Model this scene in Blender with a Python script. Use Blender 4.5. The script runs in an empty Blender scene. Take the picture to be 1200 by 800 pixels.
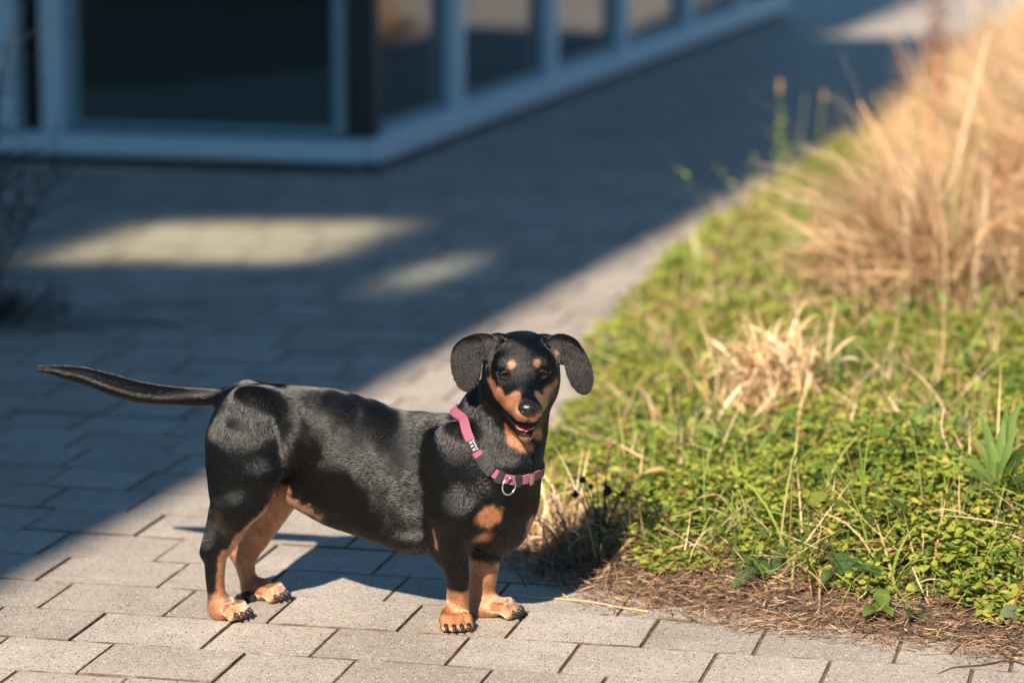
import bpy, bmesh, math, random
import numpy as np
from mathutils import Vector, Matrix

random.seed(7)
rng = np.random.default_rng(7)
S = bpy.context.scene
COL = S.collection
R = math.radians

# ------------------------------------------------------------------ camera
CAM_H, PITCH, FPX = 1.074, R(10.168), 3500.0        # focal length in pixels of a 1200 wide frame
cam_d = bpy.data.cameras.new("camera")
cam = bpy.data.objects.new("camera", cam_d)
COL.objects.link(cam)
cam.location = (0, 0, CAM_H)
cam.rotation_euler = (math.pi / 2 - PITCH, 0, 0)
cam_d.sensor_width = 36.0
cam_d.lens = 36.0 * FPX / 1200.0
cam_d.clip_start, cam_d.clip_end = 0.05, 2000
cam_d.dof.use_dof = True
cam_d.dof.focus_distance = 3.88
cam_d.dof.aperture_fstop = 2.9
S.camera = cam

# ------------------------------------------------------------------ light
SUN_AZ, SUN_EL = R(17.5), R(36.5)                    # the light travels away from the camera, a little to the right
LDIR = Vector((math.sin(SUN_AZ) * math.cos(SUN_EL), math.cos(SUN_AZ) * math.cos(SUN_EL), -math.sin(SUN_EL)))
sun_d = bpy.data.lights.new("sun", 'SUN')
sun_d.energy, sun_d.angle, sun_d.color = 5.0, R(0.53), (1.0, 0.87, 0.72)
sun = bpy.data.objects.new("sun", sun_d)
COL.objects.link(sun)
sun.location = (-3, -8, 9)
sun.rotation_euler = LDIR.to_track_quat('-Z', 'Y').to_euler()
W = bpy.data.worlds.new("World")
S.world = W
W.use_nodes = True
wn = W.node_tree
sky = wn.nodes.new('ShaderNodeTexSky')
sky.sky_type = 'NISHITA'
sky.sun_disc = False
sky.sun_elevation = SUN_EL
sky.sun_rotation = math.pi + SUN_AZ                  # behind the camera, a little to the left
sky.ozone_density = 6.0
sky.air_density = 1.0
sky.dust_density = 0.3
bg = wn.nodes['Background']
bg.inputs[1].default_value = 0.062
tint_ = wn.nodes.new('ShaderNodeMix')
tint_.data_type, tint_.blend_type = 'RGBA', 'MULTIPLY'
tint_.inputs[0].default_value = 1.0
tint_.inputs[7].default_value = (0.82, 1.06, 1.0, 1)      # the whole sky a little greener
wn.links.new(sky.outputs[0], tint_.inputs[6])
wn.links.new(tint_.outputs[2], bg.inputs[0])

vs = S.view_settings
vs.view_transform, vs.look, vs.gamma, vs.exposure = 'Standard', 'None', 1.0, 1.19
S.cycles.use_denoising = True
S.cycles.max_bounces = 8
S.cycles.transparent_max_bounces = 12
S.cycles.caustics_reflective = False
S.cycles.caustics_refractive = False
S.cycles.sample_clamp_indirect = 4.0


# ------------------------------------------------------------------ helpers
def tag(o, label=None, cat=None, group=None, kind=None):
    for k, v in (('label', label), ('category', cat), ('group', group), ('kind', kind)):
        if v:
            o[k] = v
    return o


def empty(name, loc=(0, 0, 0), rz=0.0):
    o = bpy.data.objects.new(name, None)
    o.empty_display_size = 0.05
    COL.objects.link(o)
    o.location = loc
    o.rotation_euler = (0, 0, rz)
    return o


def link_mesh(name, me, mat=None, parent=None, loc=None):
    o = bpy.data.objects.new(name, me)
    COL.objects.link(o)
    if mat and len(me.materials) == 0:
        me.materials.append(mat)
    if parent:
        o.parent = parent
    if loc is not None:
        o.location = loc
    return o


def np_mesh(name, V, F, smooth=False, cols=None):
    """mesh from arrays; F is an (n,3) or (n,4) array or a list of such arrays"""
    Fs = F if isinstance(F, list) else [F]
    me = bpy.data.meshes.new(name)
    V = np.asarray(V, np.float32)
    me.vertices.add(len(V))
    me.vertices.foreach_set('co', V.ravel())
    idx = np.concatenate([f.ravel() for f in Fs]).astype(np.int32)
    tot = np.concatenate([np.full(len(f), f.shape[1], np.int32) for f in Fs])
    st = np.concatenate([[0], np.cumsum(tot)[:-1]]).astype(np.int32)
    me.loops.add(len(idx))
    me.loops.foreach_set('vertex_index', idx)
    me.polygons.add(len(tot))
    me.polygons.foreach_set('loop_start', st)
    me.polygons.foreach_set('use_smooth', np.full(len(tot), smooth, bool))
    me.update(calc_edges=True)
    if cols is not None:
        a = me.color_attributes.new('tint', 'FLOAT_COLOR', 'POINT')
        c = np.ones((len(V), 4), np.float32)
        c[:, :3] = cols
        a.data.foreach_set('color', c.ravel())
    return me


def bm_mesh(name, bm, smooth=False):
    me = bpy.data.meshes.new(name)
    bmesh.ops.recalc_face_normals(bm, faces=bm.faces)
    for f in bm.faces:
        f.smooth = smooth
    bm.to_mesh(me)
    bm.free()
    return me


def bm_box(bm, lo, hi, M=None):
    x0, y0, z0 = lo
    x1, y1, z1 = hi
    vs_ = [bm.verts.new(p) for p in ((x0, y0, z0), (x1, y0, z0), (x1, y1, z0), (x0, y1, z0),
                                     (x0, y0, z1), (x1, y0, z1), (x1, y1, z1), (x0, y1, z1))]
    if M is not None:
        for v in vs_:
            v.co = M @ v.co
    for q in ((0, 3, 2, 1), (4, 5, 6, 7), (0, 1, 5, 4), (1, 2, 6, 5), (2, 3, 7, 6), (3, 0, 4, 7)):
        bm.faces.new([vs_[i] for i in q])
    return vs_


def box_mesh(name, lo, hi, M=None, bevel=0.0):
    bm = bmesh.new()
    bm_box(bm, lo, hi, M)
    if bevel:
        bmesh.ops.bevel(bm, geom=list(bm.edges), offset=bevel, segments=1, affect='EDGES')
    return bm_mesh(name, bm)


def tube_arrays(pts, rad, n=6, cap=True):
    pts = np.asarray(pts, float)
    m = len(pts)
    rad = np.broadcast_to(np.asarray(rad, float), (m,))
    T = np.gradient(pts, axis=0)
    T /= np.linalg.norm(T, axis=1)[:, None] + 1e-12
    ref = np.array([0, 0, 1.0]) if abs(T[0][2]) < 0.9 else np.array([1.0, 0, 0])
    V = []
    for i in range(m):
        a = np.cross(T[i], ref)
        a /= np.linalg.norm(a) + 1e-12
        b = np.cross(a, T[i])
        ref = b
        for k in range(n):
            t = 2 * math.pi * k / n
            V.append(pts[i] + rad[i] * (math.cos(t) * a + math.sin(t) * b))
    F = []
    for i in range(m - 1):
        for k in range(n):
            k2 = (k + 1) % n
            F.append((i * n + k, i * n + k2, (i + 1) * n + k2, (i + 1) * n + k))
    V = np.array(V)
    F = np.array(F)
    Fs = [F]
    if cap:
        V = np.vstack([V, pts[0], pts[-1]])
        c0, c1 = len(V) - 2, len(V) - 1
        Fs.append(np.array([(c0, (k + 1) % n, k) for k in range(n)] +
                           [(c1, (m - 1) * n + k, (m - 1) * n + (k + 1) % n) for k in range(n)]))
    return V, Fs


def tube(name, pts, rad, mat, parent=None, n=6):
    V, Fs = tube_arrays(pts, rad, n)
    return link_mesh(name, np_mesh(name, V, Fs, smooth=True), mat, parent)


def merge_arrays(parts):
    V, q, t, o = [], [], [], 0
    for v, fs in parts:
        V.append(v)
        for f in fs:
            (q if f.shape[1] == 4 else t).append(f + o)
        o += len(v)
    Fs = []
    if q:
        Fs.append(np.concatenate(q))
    if t:
        Fs.append(np.concatenate(t))
    return np.concatenate(V), Fs


def fw_of(y, z):
    return math.cos(PITCH) * y - math.sin(PITCH) * (z - CAM_H)


def ray(px, py):
    x, u = (px - 600) / FPX, -(py - 400) / FPX
    c, s = math.cos(PITCH), math.sin(PITCH)
    return np.array([x, c + u * s, -s + u * c])


def at_y(px, py, y):
    d = ray(px, py)
    return np.array([0, 0, CAM_H]) + d * (y / d[1])


def on_ground(px, py, z=0.0):
    d = ray(px, py)
    return np.array([0, 0, CAM_H]) + d * ((z - CAM_H) / d[2])


# ------------------------------------------------------------------ materials
def new_mat(name):
    m = bpy.data.materials.new(name)
    m.use_nodes = True
    return m, m.node_tree, m.node_tree.nodes['Principled BSDF']


def simple(name, col, rough=0.6, metal=0.0, spec=0.5, noise=0.0, nscale=40.0, bump=0.0):
    m, nt, p = new_mat(name)
    p.inputs['Base Color'].default_value = (*col, 1)
    p.inputs['Roughness'].default_value = rough
    p.inputs['Metallic'].default_value = metal
    p.inputs['Specular IOR Level'].default_value = spec
    if noise or bump:
        tc = nt.nodes.new('ShaderNodeTexCoord')
        nz = nt.nodes.new('ShaderNodeTexNoise')
        nz.inputs['Scale'].default_value = nscale
        nz.inputs['Detail'].default_value = 5
        nt.links.new(tc.outputs['Object'], nz.inputs['Vector'])
        if noise:
            mx = nt.nodes.new('ShaderNodeMix')
            mx.data_type = 'RGBA'
            mx.inputs[6].default_value = (*[c * (1 - noise) for c in col], 1)
            mx.inputs[7].default_value = (*[min(1, c * (1 + noise)) for c in col], 1)
            nt.links.new(nz.outputs['Fac'], mx.inputs[0])
            nt.links.new(mx.outputs[2], p.inputs['Base Color'])
        if bump:
            b = nt.nodes.new('ShaderNodeBump')
            b.inputs['Strength'].default_value = bump
            b.inputs['Distance'].default_value = 0.002
            nt.links.new(nz.outputs['Fac'], b.inputs['Height'])
            nt.links.new(b.outputs[0], p.inputs['Normal'])
    return m


def ramp(nt, stops):
    r = nt.nodes.new('ShaderNodeValToRGB')
    e = r.color_ramp.elements
    e[0].position, e[0].color = stops[0][0], (*stops[0][1], 1)
    e[1].position, e[1].color = stops[-1][0], (*stops[-1][1], 1)
    for pos, c in stops[1:-1]:
        q = e.new(pos)
        q.color = (*c, 1)
    return r


def stone_material():
    m, nt, p = new_mat('granite_concrete')
    L = nt.links.new
    geo = nt.nodes.new('ShaderNodeNewGeometry')
    oi = nt.nodes.new('ShaderNodeObjectInfo')
    # tone of the single stone
    ad = nt.nodes.new('ShaderNodeMath')
    ad.operation = 'ADD'
    L(geo.outputs['Random Per Island'], ad.inputs[0])
    L(oi.outputs['Random'], ad.inputs[1])
    fr = nt.nodes.new('ShaderNodeMath')
    fr.operation = 'FRACT'
    L(ad.outputs[0], fr.inputs[0])
    tone = ramp(nt, [(0.0, (0.315, 0.278, 0.238)), (0.5, (0.36, 0.318, 0.274)), (1.0, (0.395, 0.352, 0.305))])
    L(fr.outputs[0], tone.inputs[0])
    # clouds of wear
    n1 = nt.nodes.new('ShaderNodeTexNoise')
    n1.inputs['Scale'].default_value = 9
    n1.inputs['Detail'].default_value = 6
    n1.inputs['Roughness'].default_value = 0.65
    L(geo.outputs['Position'], n1.inputs['Vector'])
    n1b = nt.nodes.new('ShaderNodeTexNoise')
    n1b.inputs['Scale'].default_value = 2.3
    n1b.inputs['Detail'].default_value = 4
    L(geo.outputs['Position'], n1b.inputs['Vector'])
    av = nt.nodes.new('ShaderNodeMath')
    av.operation = 'MULTIPLY_ADD'
    L(n1b.outputs['Fac'], av.inputs[0])
    av.inputs[1].default_value = 0.7
    av.inputs[2].default_value = -0.35
    av2 = nt.nodes.new('ShaderNodeMath')
    L(av.outputs[0], av2.inputs[0])
    L(n1.outputs['Fac'], av2.inputs[1])
    r1 = ramp(nt, [(0.3, (0.80, 0.78, 0.75)), (0.7, (1.08, 1.07, 1.06))])
    L(av2.outputs[0], r1.inputs[0])
    m1 = nt.nodes.new('ShaderNodeMix')
    m1.data_type, m1.blend_type = 'RGBA', 'MULTIPLY'
    m1.inputs[0].default_value = 1
    L(tone.outputs[0], m1.inputs[6])
    L(r1.outputs[0], m1.inputs[7])
    # speckle: dark and pale grains
    last = m1.outputs[2]
    for scale, thr, col, rnd in ((235, 0.34, (0.055, 0.048, 0.043), 0.80), (360, 0.38, (0.15, 0.13, 0.11), 0.70), (300, 0.33, (0.62, 0.58, 0.52), 0.80)):
        v = nt.nodes.new('ShaderNodeTexVoronoi')
        v.inputs['Scale'].default_value = scale
        v.inputs['Randomness'].default_value = 1
        mp = nt.nodes.new('ShaderNodeMapping')
        mp.inputs['Location'].default_value = (scale * 0.013, scale * 0.007, 0)
        L(geo.outputs['Position'], mp.inputs['Vector'])
        L(mp.outputs[0], v.inputs['Vector'])
        lt = nt.nodes.new('ShaderNodeMath')
        lt.operation = 'LESS_THAN'
        L(v.outputs['Distance'], lt.inputs[0])
        lt.inputs[1].default_value = thr
        sep = nt.nodes.new('ShaderNodeSeparateColor')
        L(v.outputs['Color'], sep.inputs[0])
        gt = nt.nodes.new('ShaderNodeMath')
        gt.operation = 'GREATER_THAN'
        L(sep.outputs[0], gt.inputs[0])
        gt.inputs[1].default_value = rnd
        mu = nt.nodes.new('ShaderNodeMath')
        mu.operation = 'MULTIPLY'
        L(lt.outputs[0], mu.inputs[0])
        L(gt.outputs[0], mu.inputs[1])
        mx = nt.nodes.new('ShaderNodeMix')
        mx.data_type = 'RGBA'
        L(mu.outputs[0], mx.inputs[0])
        L(last, mx.inputs[6])
        mx.inputs[7].default_value = (*col, 1)
        last = mx.outputs[2]
    # soil clings to the arrises and sides of the stones
    sn = nt.nodes.new('ShaderNodeSeparateXYZ')
    L(geo.outputs['True Normal'], sn.inputs[0])
    sd = nt.nodes.new('ShaderNodeMapRange')
    sd.inputs['From Min'].default_value = 0.985
    sd.inputs['From Max'].default_value = 0.90
    sd.inputs['To Min'].default_value = 0.0
    sd.inputs['To Max'].default_value = 1.0
    L(sn.outputs['Z'], sd.inputs['Value'])
    n3 = nt.nodes.new('ShaderNodeTexNoise')
    n3.inputs['Scale'].default_value = 26
    n3.inputs['Detail'].default_value = 3
    L(geo.outputs['Position'], n3.inputs['Vector'])
    r3 = ramp(nt, [(0.36, (0.45, 0.45, 0.45)), (0.56, (1, 1, 1))])
    L(n3.outputs['Fac'], r3.inputs[0])
    mm = nt.nodes.new('ShaderNodeMath')
    mm.operation = 'MULTIPLY'
    L(sd.outputs[0], mm.inputs[0])
    L(r3.outputs[0], mm.inputs[1])
    md = nt.nodes.new('ShaderNodeMix')
    md.data_type = 'RGBA'
    L(mm.outputs[0], md.inputs[0])
    L(last, md.inputs[6])
    md.inputs[7].default_value = (0.085, 0.052, 0.028, 1)
    last = md.outputs[2]
    L(last, p.inputs['Base Color'])
    p.inputs['Roughness'].default_value = 0.62
    p.inputs['Specular IOR Level'].default_value = 0.5
    n2 = nt.nodes.new('ShaderNodeTexNoise')
    n2.inputs['Scale'].default_value = 260
    n2.inputs['Detail'].default_value = 3
    L(geo.outputs['Position'], n2.inputs['Vector'])
    b = nt.nodes.new('ShaderNodeBump')
    b.inputs['Strength'].default_value = 0.45
    b.inputs['Distance'].default_value = 0.0012
    L(n2.outputs['Fac'], b.inputs['Height'])
    L(b.outputs[0], p.inputs['Normal'])
    return m


def soil_material(name, dark, light):
    m, nt, p = new_mat(name)
    L = nt.links.new
    geo = nt.nodes.new('ShaderNodeNewGeometry')
    n = nt.nodes.new('ShaderNodeTexNoise')
    n.inputs['Scale'].default_value = 55
    n.inputs['Detail'].default_value = 8
    n.inputs['Roughness'].default_value = 0.7
    L(geo.outputs['Position'], n.inputs['Vector'])
    r = ramp(nt, [(0.3, dark), (0.7, light)])
    L(n.outputs['Fac'], r.inputs[0])
    L(r.outputs[0], p.inputs['Base Color'])
    p.inputs['Roughness'].default_value = 0.95
    b = nt.nodes.new('ShaderNodeBump')
    b.inputs['Strength'].default_value = 0.8
    b.inputs['Distance'].default_value = 0.006
    L(n.outputs['Fac'], b.inputs['Height'])
    L(b.outputs[0], p.inputs['Normal'])
    return m


def leaf_material(name, trans=0.35, rough=0.5, spec=0.4):
    """plant tissue: tint attribute for the colour, part of the light passes through"""
    m, nt, p = new_mat(name)
    L = nt.links.new
    at = nt.nodes.new('ShaderNodeAttribute')
    at.attribute_name = 'tint'
    L(at.outputs['Color'], p.inputs['Base Color'])
    p.inputs['Roughness'].default_value = rough
    p.inputs['Specular IOR Level'].default_value = spec
    tr = nt.nodes.new('ShaderNodeBsdfTranslucent')
    L(at.outputs['Color'], tr.inputs['Color'])
    mx = nt.nodes.new('ShaderNodeMixShader')
    mx.inputs[0].default_value = trans
    L(p.outputs[0], mx.inputs[1])
    L(tr.outputs[0], mx.inputs[2])
    L(mx.outputs[0], nt.nodes['Material Output'].inputs['Surface'])
    return m


def glass_material():
    m, nt, p = new_mat('window_glass')
    L = nt.links.new
    nt.nodes.remove(p)
    g = nt.nodes.new('ShaderNodeBsdfGlossy')
    g.inputs['Roughness'].default_value = 0.0
    g.inputs['Color'].default_value = (0.9, 0.95, 1.0, 1)
    t = nt.nodes.new('ShaderNodeBsdfTransparent')
    t.inputs['Color'].default_value = (0.90, 0.97, 0.95, 1)
    f = nt.nodes.new('ShaderNodeFresnel')
    f.inputs['IOR'].default_value = 2.1
    mx = nt.nodes.new('ShaderNodeMixShader')
    L(f.outputs[0], mx.inputs[0])
    L(t.outputs[0], mx.inputs[1])
    L(g.outputs[0], mx.inputs[2])
    L(mx.outputs[0], nt.nodes['Material Output'].inputs['Surface'])
    return m


M_STONE = stone_material()
M_JOINT = soil_material('joint_sand', (0.06, 0.038, 0.022), (0.20, 0.125, 0.068))
M_SOIL = soil_material('verge_soil', (0.035, 0.024, 0.015), (0.14, 0.09, 0.055))
M_EARTH = soil_material('earth', (0.10, 0.09, 0.06), (0.2, 0.16, 0.11))
M_LEAF = leaf_material('leaf', 0.42, 0.55, 0.22)
M_STRAW = leaf_material('straw', 0.2, 0.6, 0.35)
M_LITTER = leaf_material('dead_litter', 0.05, 0.8, 0.2)
M_GLASS = glass_material()

# ================================================================== GROUND AND PAVING
gm = np_mesh('ground', [(-400, -400, -0.05), (400, -400, -0.05), (400, 600, -0.05), (-400, 600, -0.05)], np.array([[0, 1, 2, 3]]))
tag(link_mesh('ground', gm, M_EARTH), kind='structure', label='earth around the paved path')

# the paving runs on a grid turned 13 degrees, courses away from the camera
GY = R(-13.148)
UX = np.array([math.cos(GY), math.sin(GY)])
VX = np.array([-math.sin(GY), math.cos(GY)])
A_, B_, D_, V0 = 0.18, 0.14714, 0.13915, 3.6842
PH = {-2: -1.2656, -1: -1.3248, 0: -1.4190, 1: -1.4736, 2: -1.5259, 3: -1.5991, 4: -1.5991 + 0.105}
PH = {k: v * CAM_H for k, v in PH.items()}

# border of the planted verge, near end first
EDGE = np.array([(3.2, 3.05), (1.5, 3.46), (0.95, 3.60), (0.61, 3.71), (0.33, 3.83), (0.113, 3.98), (0.03, 4.10), (-0.01, 4.30), (0.02, 4.75), (0.06, 5.14), (0.154, 5.99),
                 (0.40, 7.30), (0.69, 8.28), (1.10, 10.0), (1.75, 12.4), (2.6, 14.2), (4.2, 15.6), (9.0, 17.0)])
POLY = np.vstack([EDGE, [(14, 17.0), (14, 1.0), (3.4, 1.0)]])


def verge_dist(x, y):
    """signed distance to the border, positive inside the verge"""
    x = np.asarray(x, float)
    y = np.asarray(y, float)
    d = np.full(x.shape, 1e9)
    for i in range(len(EDGE) - 1):
        a, b = EDGE[i], EDGE[i + 1]
        e = b - a
        t = np.clip(((x - a[0]) * e[0] + (y - a[1]) * e[1]) / (e @ e), 0, 1)
        d = np.minimum(d, np.hypot(x - a[0] - t * e[0], y - a[1] - t * e[1]))
    ins = np.zeros(x.shape, bool)
    n = len(POLY)
    for i in range(n):
        x1, y1 = POLY[i]
        x2, y2 = POLY[(i + 1) % n]
        c = (y1 > y) != (y2 > y)
        xi = (x2 - x1) * (y - y1) / ((y2 - y1) + 1e-12) + x1
        ins ^= c & (x < xi)
    return np.where(ins, d, -d)


def vnoise(x, y, s, seed=0):
    """smooth value noise on the plane"""
    x = np.asarray(x) * s + seed * 17.3
    y = np.asarray(y) * s + seed * 9.1
    xi, yi = np.floor(x), np.floor(y)
    fx, fy = x - xi, y - yi
    fx, fy = fx * fx * (3 - 2 * fx), fy * fy * (3 - 2 * fy)

    def h(a, b):
        v = np.sin(a * 127.1 + b * 311.7 + seed * 74.7) * 43758.5453
        return v - np.floor(v)
    return (h(xi, yi) * (1 - fx) + h(xi + 1, yi) * fx) * (1 - fy) + (h(xi, yi + 1) * (1 - fx) + h(xi + 1, yi + 1) * fx) * fy


def sstep(a, b, x):
    t = np.clip((np.asarray(x, float) - a) / (b - a), 0, 1)
    return t * t * (3 - 2 * t)


def verge_z(x, y):
    d = verge_dist(x, y)
    z = -0.03 + 0.042 * sstep(-0.02, 0.07, d + 0.05 * (vnoise(x, y, 14, 3) - 0.5))
    z += 0.055 * sstep(0.05, 0.5, d) + 0.06 * np.clip(d - 0.4, 0, 5)
    z += 0.03 * (vnoise(x, y, 5, 1) - 0.5) * sstep(0.05, 0.3, d) + 0.012 * (vnoise(x, y, 22, 2) - 0.5) * sstep(0, 0.06, d)
    return z


# pavement: bed of joint sand, stones as children
bed = np_mesh('pavement', [(-14, 1.0, -0.0029), (14, 1.0, -0.0029), (14, 30, -0.0029), (-14, 30, -0.0029)], np.array([[0, 1, 2, 3]]))
pavement = tag(link_mesh('pavement', bed, M_JOINT), kind='structure', label='path paved in pale grey rectangular concrete stones')

J = 0.0019                                             # half joint


def stone_mesh(name, w, d, variant):
    """a stone with chamfered arris and lightly worn edges: 26 faces at most"""
    r = random.Random(variant)
    x0, x1, y0, y1 = J, w - J, J, d - J
    c = 0.0011
    V, F = [], []

    def ringpts(ins, z, jit):
        P = []
        xs = [x0 + ins, x0 + (x1 - x0) * 0.5, x1 - ins]
        ys = [y0 + ins, y0 + (y1 - y0) * 0.5, y1 - ins]
        for (i, j) in ((0, 0), (1, 0), (2, 0), (2, 1), (2, 2), (1, 2), (0, 2), (0, 1)):
            P.append((xs[i] + r.uniform(-jit, jit), ys[j] + r.uniform(-jit, jit), z))
        return P
    V += ringpts(0, -0.03, 0) + ringpts(0, -c * 0.9, 0.0005) + ringpts(c, 0.0, 0.0008)
    for k in range(2):
        for i in range(8):
            i2 = (i + 1) % 8
            F.append((k * 8 + i, k * 8 + i2, k * 8 + 8 + i2, k * 8 + 8 + i))
    V.append(((x0 + x1) / 2, (y0 + y1) / 2, 0.0004))
    T = [(16 + i, 16 + (i + 1) % 8, 24) for i in range(8)]
    return np.array(V), [np.array(F), np.array(T)]


SV = {}
SM = {}
for kind_, w_ in (('a', A_), ('b', B_)):
    for v_ in range(4):
        SV[kind_, v_] = stone_mesh('paving_stone', w_, D_, v_ * 7 + (3 if kind_ == 'a' else 0))
        SM[kind_, v_] = np_mesh('paving_stone', *SV[kind_, v_])
        SM[kind_, v_].materials.append(M_STONE)

stones = []
prng = random.Random(11)
ph = PH[4]
phase = {}
for c in range(-5, 110):
    if c in PH:
        phase[c] = PH[c]
        ph = PH[c]
    elif c < -2:
        phase[c] = PH[-2] + 0.07 * (-2 - c)
    else:
        ph += prng.choice([-0.06, 0.075, 0.105, -0.05, 0.16])
        phase[c] = ph
for c, u0 in phase.items():
    v = V0 + c * D_
    u = u0 - 14 * (A_ + B_)
    i = 0
    while u < 9.0:
        w = A_ if i % 2 == 0 else B_
        cx, cy = UX * (u + w / 2) + VX * (v + D_ / 2)
        half = 0.20 * cy + 0.9
        if -half - 0.4 < cx < half and 2.6 < cy < 18.5:
            stones.append((cx, cy, u, v, 'a' if i % 2 == 0 else 'b'))
        u += w
        i += 1
cx = np.array([s[0] for s in stones])
cy = np.array([s[1] for s in stones])
vd = verge_dist(cx, cy)
keep = vd < 0.14
stones = [s for s, k in zip(stones, keep) if k]
cx, cy = cx[keep], cy[keep]
# the 300 stones that show largest
inview = (np.abs(cx) < 0.1715 * cy + 0.09) & (cy > 3.52)
order = np.argsort(np.where(inview, cy, 99 + cy))
rot = Matrix.Rotation(GY, 4, 'Z')
far_parts = []
for rank, k in enumerate(order):
    _, _, u, v, kd = stones[k]
    p = UX * u + VX * v
    dz, tx, ty = prng.uniform(-0.0009, 0.0011), prng.uniform(-0.004, 0.004), prng.uniform(-0.004, 0.004)
    vi = prng.randrange(4)
    if rank < 300:
        o = bpy.data.objects.new('paving_stone', SM[kd, vi])
        COL.objects.link(o)
        o.parent = pavement
        o.matrix_world = Matrix.Translation((p[0], p[1], dz)) @ rot @ Matrix.Rotation(tx, 4, 'X') @ Matrix.Rotation(ty, 4, 'Y')
    else:
        V, F = SV[kd, vi]
        Q = V.copy()
        Q[:, 2] += dz + V[:, 1] * tx - V[:, 0] * ty
        Q = np.column_stack([p[0] + Q[:, 0] * UX[0] + Q[:, 1] * VX[0], p[1] + Q[:, 0] * UX[1] + Q[:, 1] * VX[1], Q[:, 2]])
        far_parts.append((Q, F))
V, F = merge_arrays(far_parts)
o = link_mesh('distant_paving', np_mesh('distant_paving', V, F), M_STONE, pavement)
o['kind'] = 'stuff'

# ================================================================== THE GLASS PAVILION
TH = R(15.0)
d1 = np.array([math.sin(TH), math.cos(TH), 0])          # along the right facade, away from the camera
d2 = np.array([-math.cos(TH), math.sin(TH), 0])         # along the left facade, to the left
CORNER = np.array([*on_ground(430, 203)[:2], 0.0])
M_ALU = simple('painted_aluminium', (0.50, 0.61, 0.67), 0.40, 0.0, 0.5, 0.06, 30)
M_ALU_D = simple('black_post_gap_shade', (0.02, 0.022, 0.025), 0.6)  # black of the corner post, also the painted shade of the plinth gap
M_INT = simple('interior_wall', (0.07, 0.085, 0.09), 0.8, noise=0.3, nscale=3)
M_INTF = simple('interior_floor', (0.42, 0.46, 0.42), 0.5, noise=0.2, nscale=4)
M_ROOF = simple('roof_sheet', (0.25, 0.26, 0.27), 0.7)
pav = empty('glass_pavilion', CORNER)
tag(pav, 'glazed single storey pavilion with blue grey frames beside the path', 'building')


def facade_matrix(d, off=0.0):
    # local x along the facade, local y outwards, z up (relative to the corner)
    n = np.array([d[1], -d[0], 0]) if d is d1 else np.array([-d[1], d[0], 0])
    return Matrix(((d[0], n[0], 0, 0), (d[1], n[1], 0, 0), (0, 0, 1, 0), (0, 0, 0, 1)))


M1, M2 = facade_matrix(d1), facade_matrix(d2)


def solve_t(d, px):
    """distance along a facade where its foot shows at column px"""
    q = (px - 600) / FPX
    # x = q*fw ; fw = cos*y + sin*CAM_H
    c, s = math.cos(PITCH), math.sin(PITCH)
    return (q * (c * CORNER[1] + s * CAM_H) - CORNER[0]) / (d[0] - q * c * d[1])


def pbox(name, Mx, lo, hi, mat, parent=None, bevel=0.0):
    return link_mesh(name, box_mesh(name, lo, hi, Mx, bevel), mat, parent or pav)


HT = 4.4
t_r = [solve_t(d1, p) for p in (530, 641, 725, 802, 862)]
t_r.append(t_r[-1] + (t_r[-1] - t_r[-2]) * 1.02)
L1 = t_r[-1]
t_l = [solve_t(d2, p) for p in (67, 12)]
t_l += [t_l[-1] + 2.3, t_l[-1] + 4.6]
L2 = t_l[-1]
# plinth rails; near-black boxes below put the gap's shade into the colour
pbox('base_rail', M1, (-0.01, -0.05, 0.03), (L1, 0.045, 0.105), M_ALU, bevel=0.006)
pbox('base_rail', M2, (0.012, -0.05, 0.03), (L2, 0.042, 0.095), M_ALU, bevel=0.006)
pbox('plinth_gap_shade', M1, (0.05, -0.04, -0.02), (L1, 0.015, 0.03), M_ALU_D)
pbox('plinth_gap_shade', M2, (0.05, -0.04, -0.02), (L2, 0.013, 0.03), M_ALU_D)
pbox('head_rail', M1, (-0.01, -0.05, HT), (L1, 0.045, HT + 0.2), M_ALU)
pbox('head_rail', M2, (0.05, -0.05, HT), (L2, 0.042, HT + 0.2), M_ALU)
pbox('corner_post', M1, (-0.02, -0.045, 0.105), (0.05, 0.03, HT), M_ALU_D, bevel=0.004)


def bays(Mx, ts, t0, side):
    prev = t0
    for i, t in enumerate(ts):
        if t > prev + 0.3:
            w = pbox('window', Mx, (prev + 0.003, -0.035, 0.107), (prev + 0.045, -0.004, HT - 0.003), M_ALU_T)
            for lo, hi in (((t - 0.075, -0.035, 0.107), (t - 0.035, -0.004, HT - 0.003)), ((prev + 0.045, -0.034, 0.108), (t - 0.075, -0.006, 0.13)),
                           ((prev + 0.045, -0.034, HT - 0.06), (t - 0.075, -0.006, HT - 0.004))):
                pbox('frame', Mx, lo, hi, M_ALU_T, w)
            pbox('pane', Mx, (prev + 0.05, -0.022, 0.12), (t - 0.07, -0.014, HT - 0.02), M_GLASS, w)
        pbox('mullion', Mx, (t - 0.033, -0.045, 0.1), (t + 0.033, 0.035, HT), M_ALU, bevel=0.004)
        prev = t + 0.033


M_ALU_T = simple('teal_sash', (0.20, 0.29, 0.33), 0.45)
bays(M1, t_r, 0.05, 0)
bays(M2, t_l, 0.06, 1)
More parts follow.
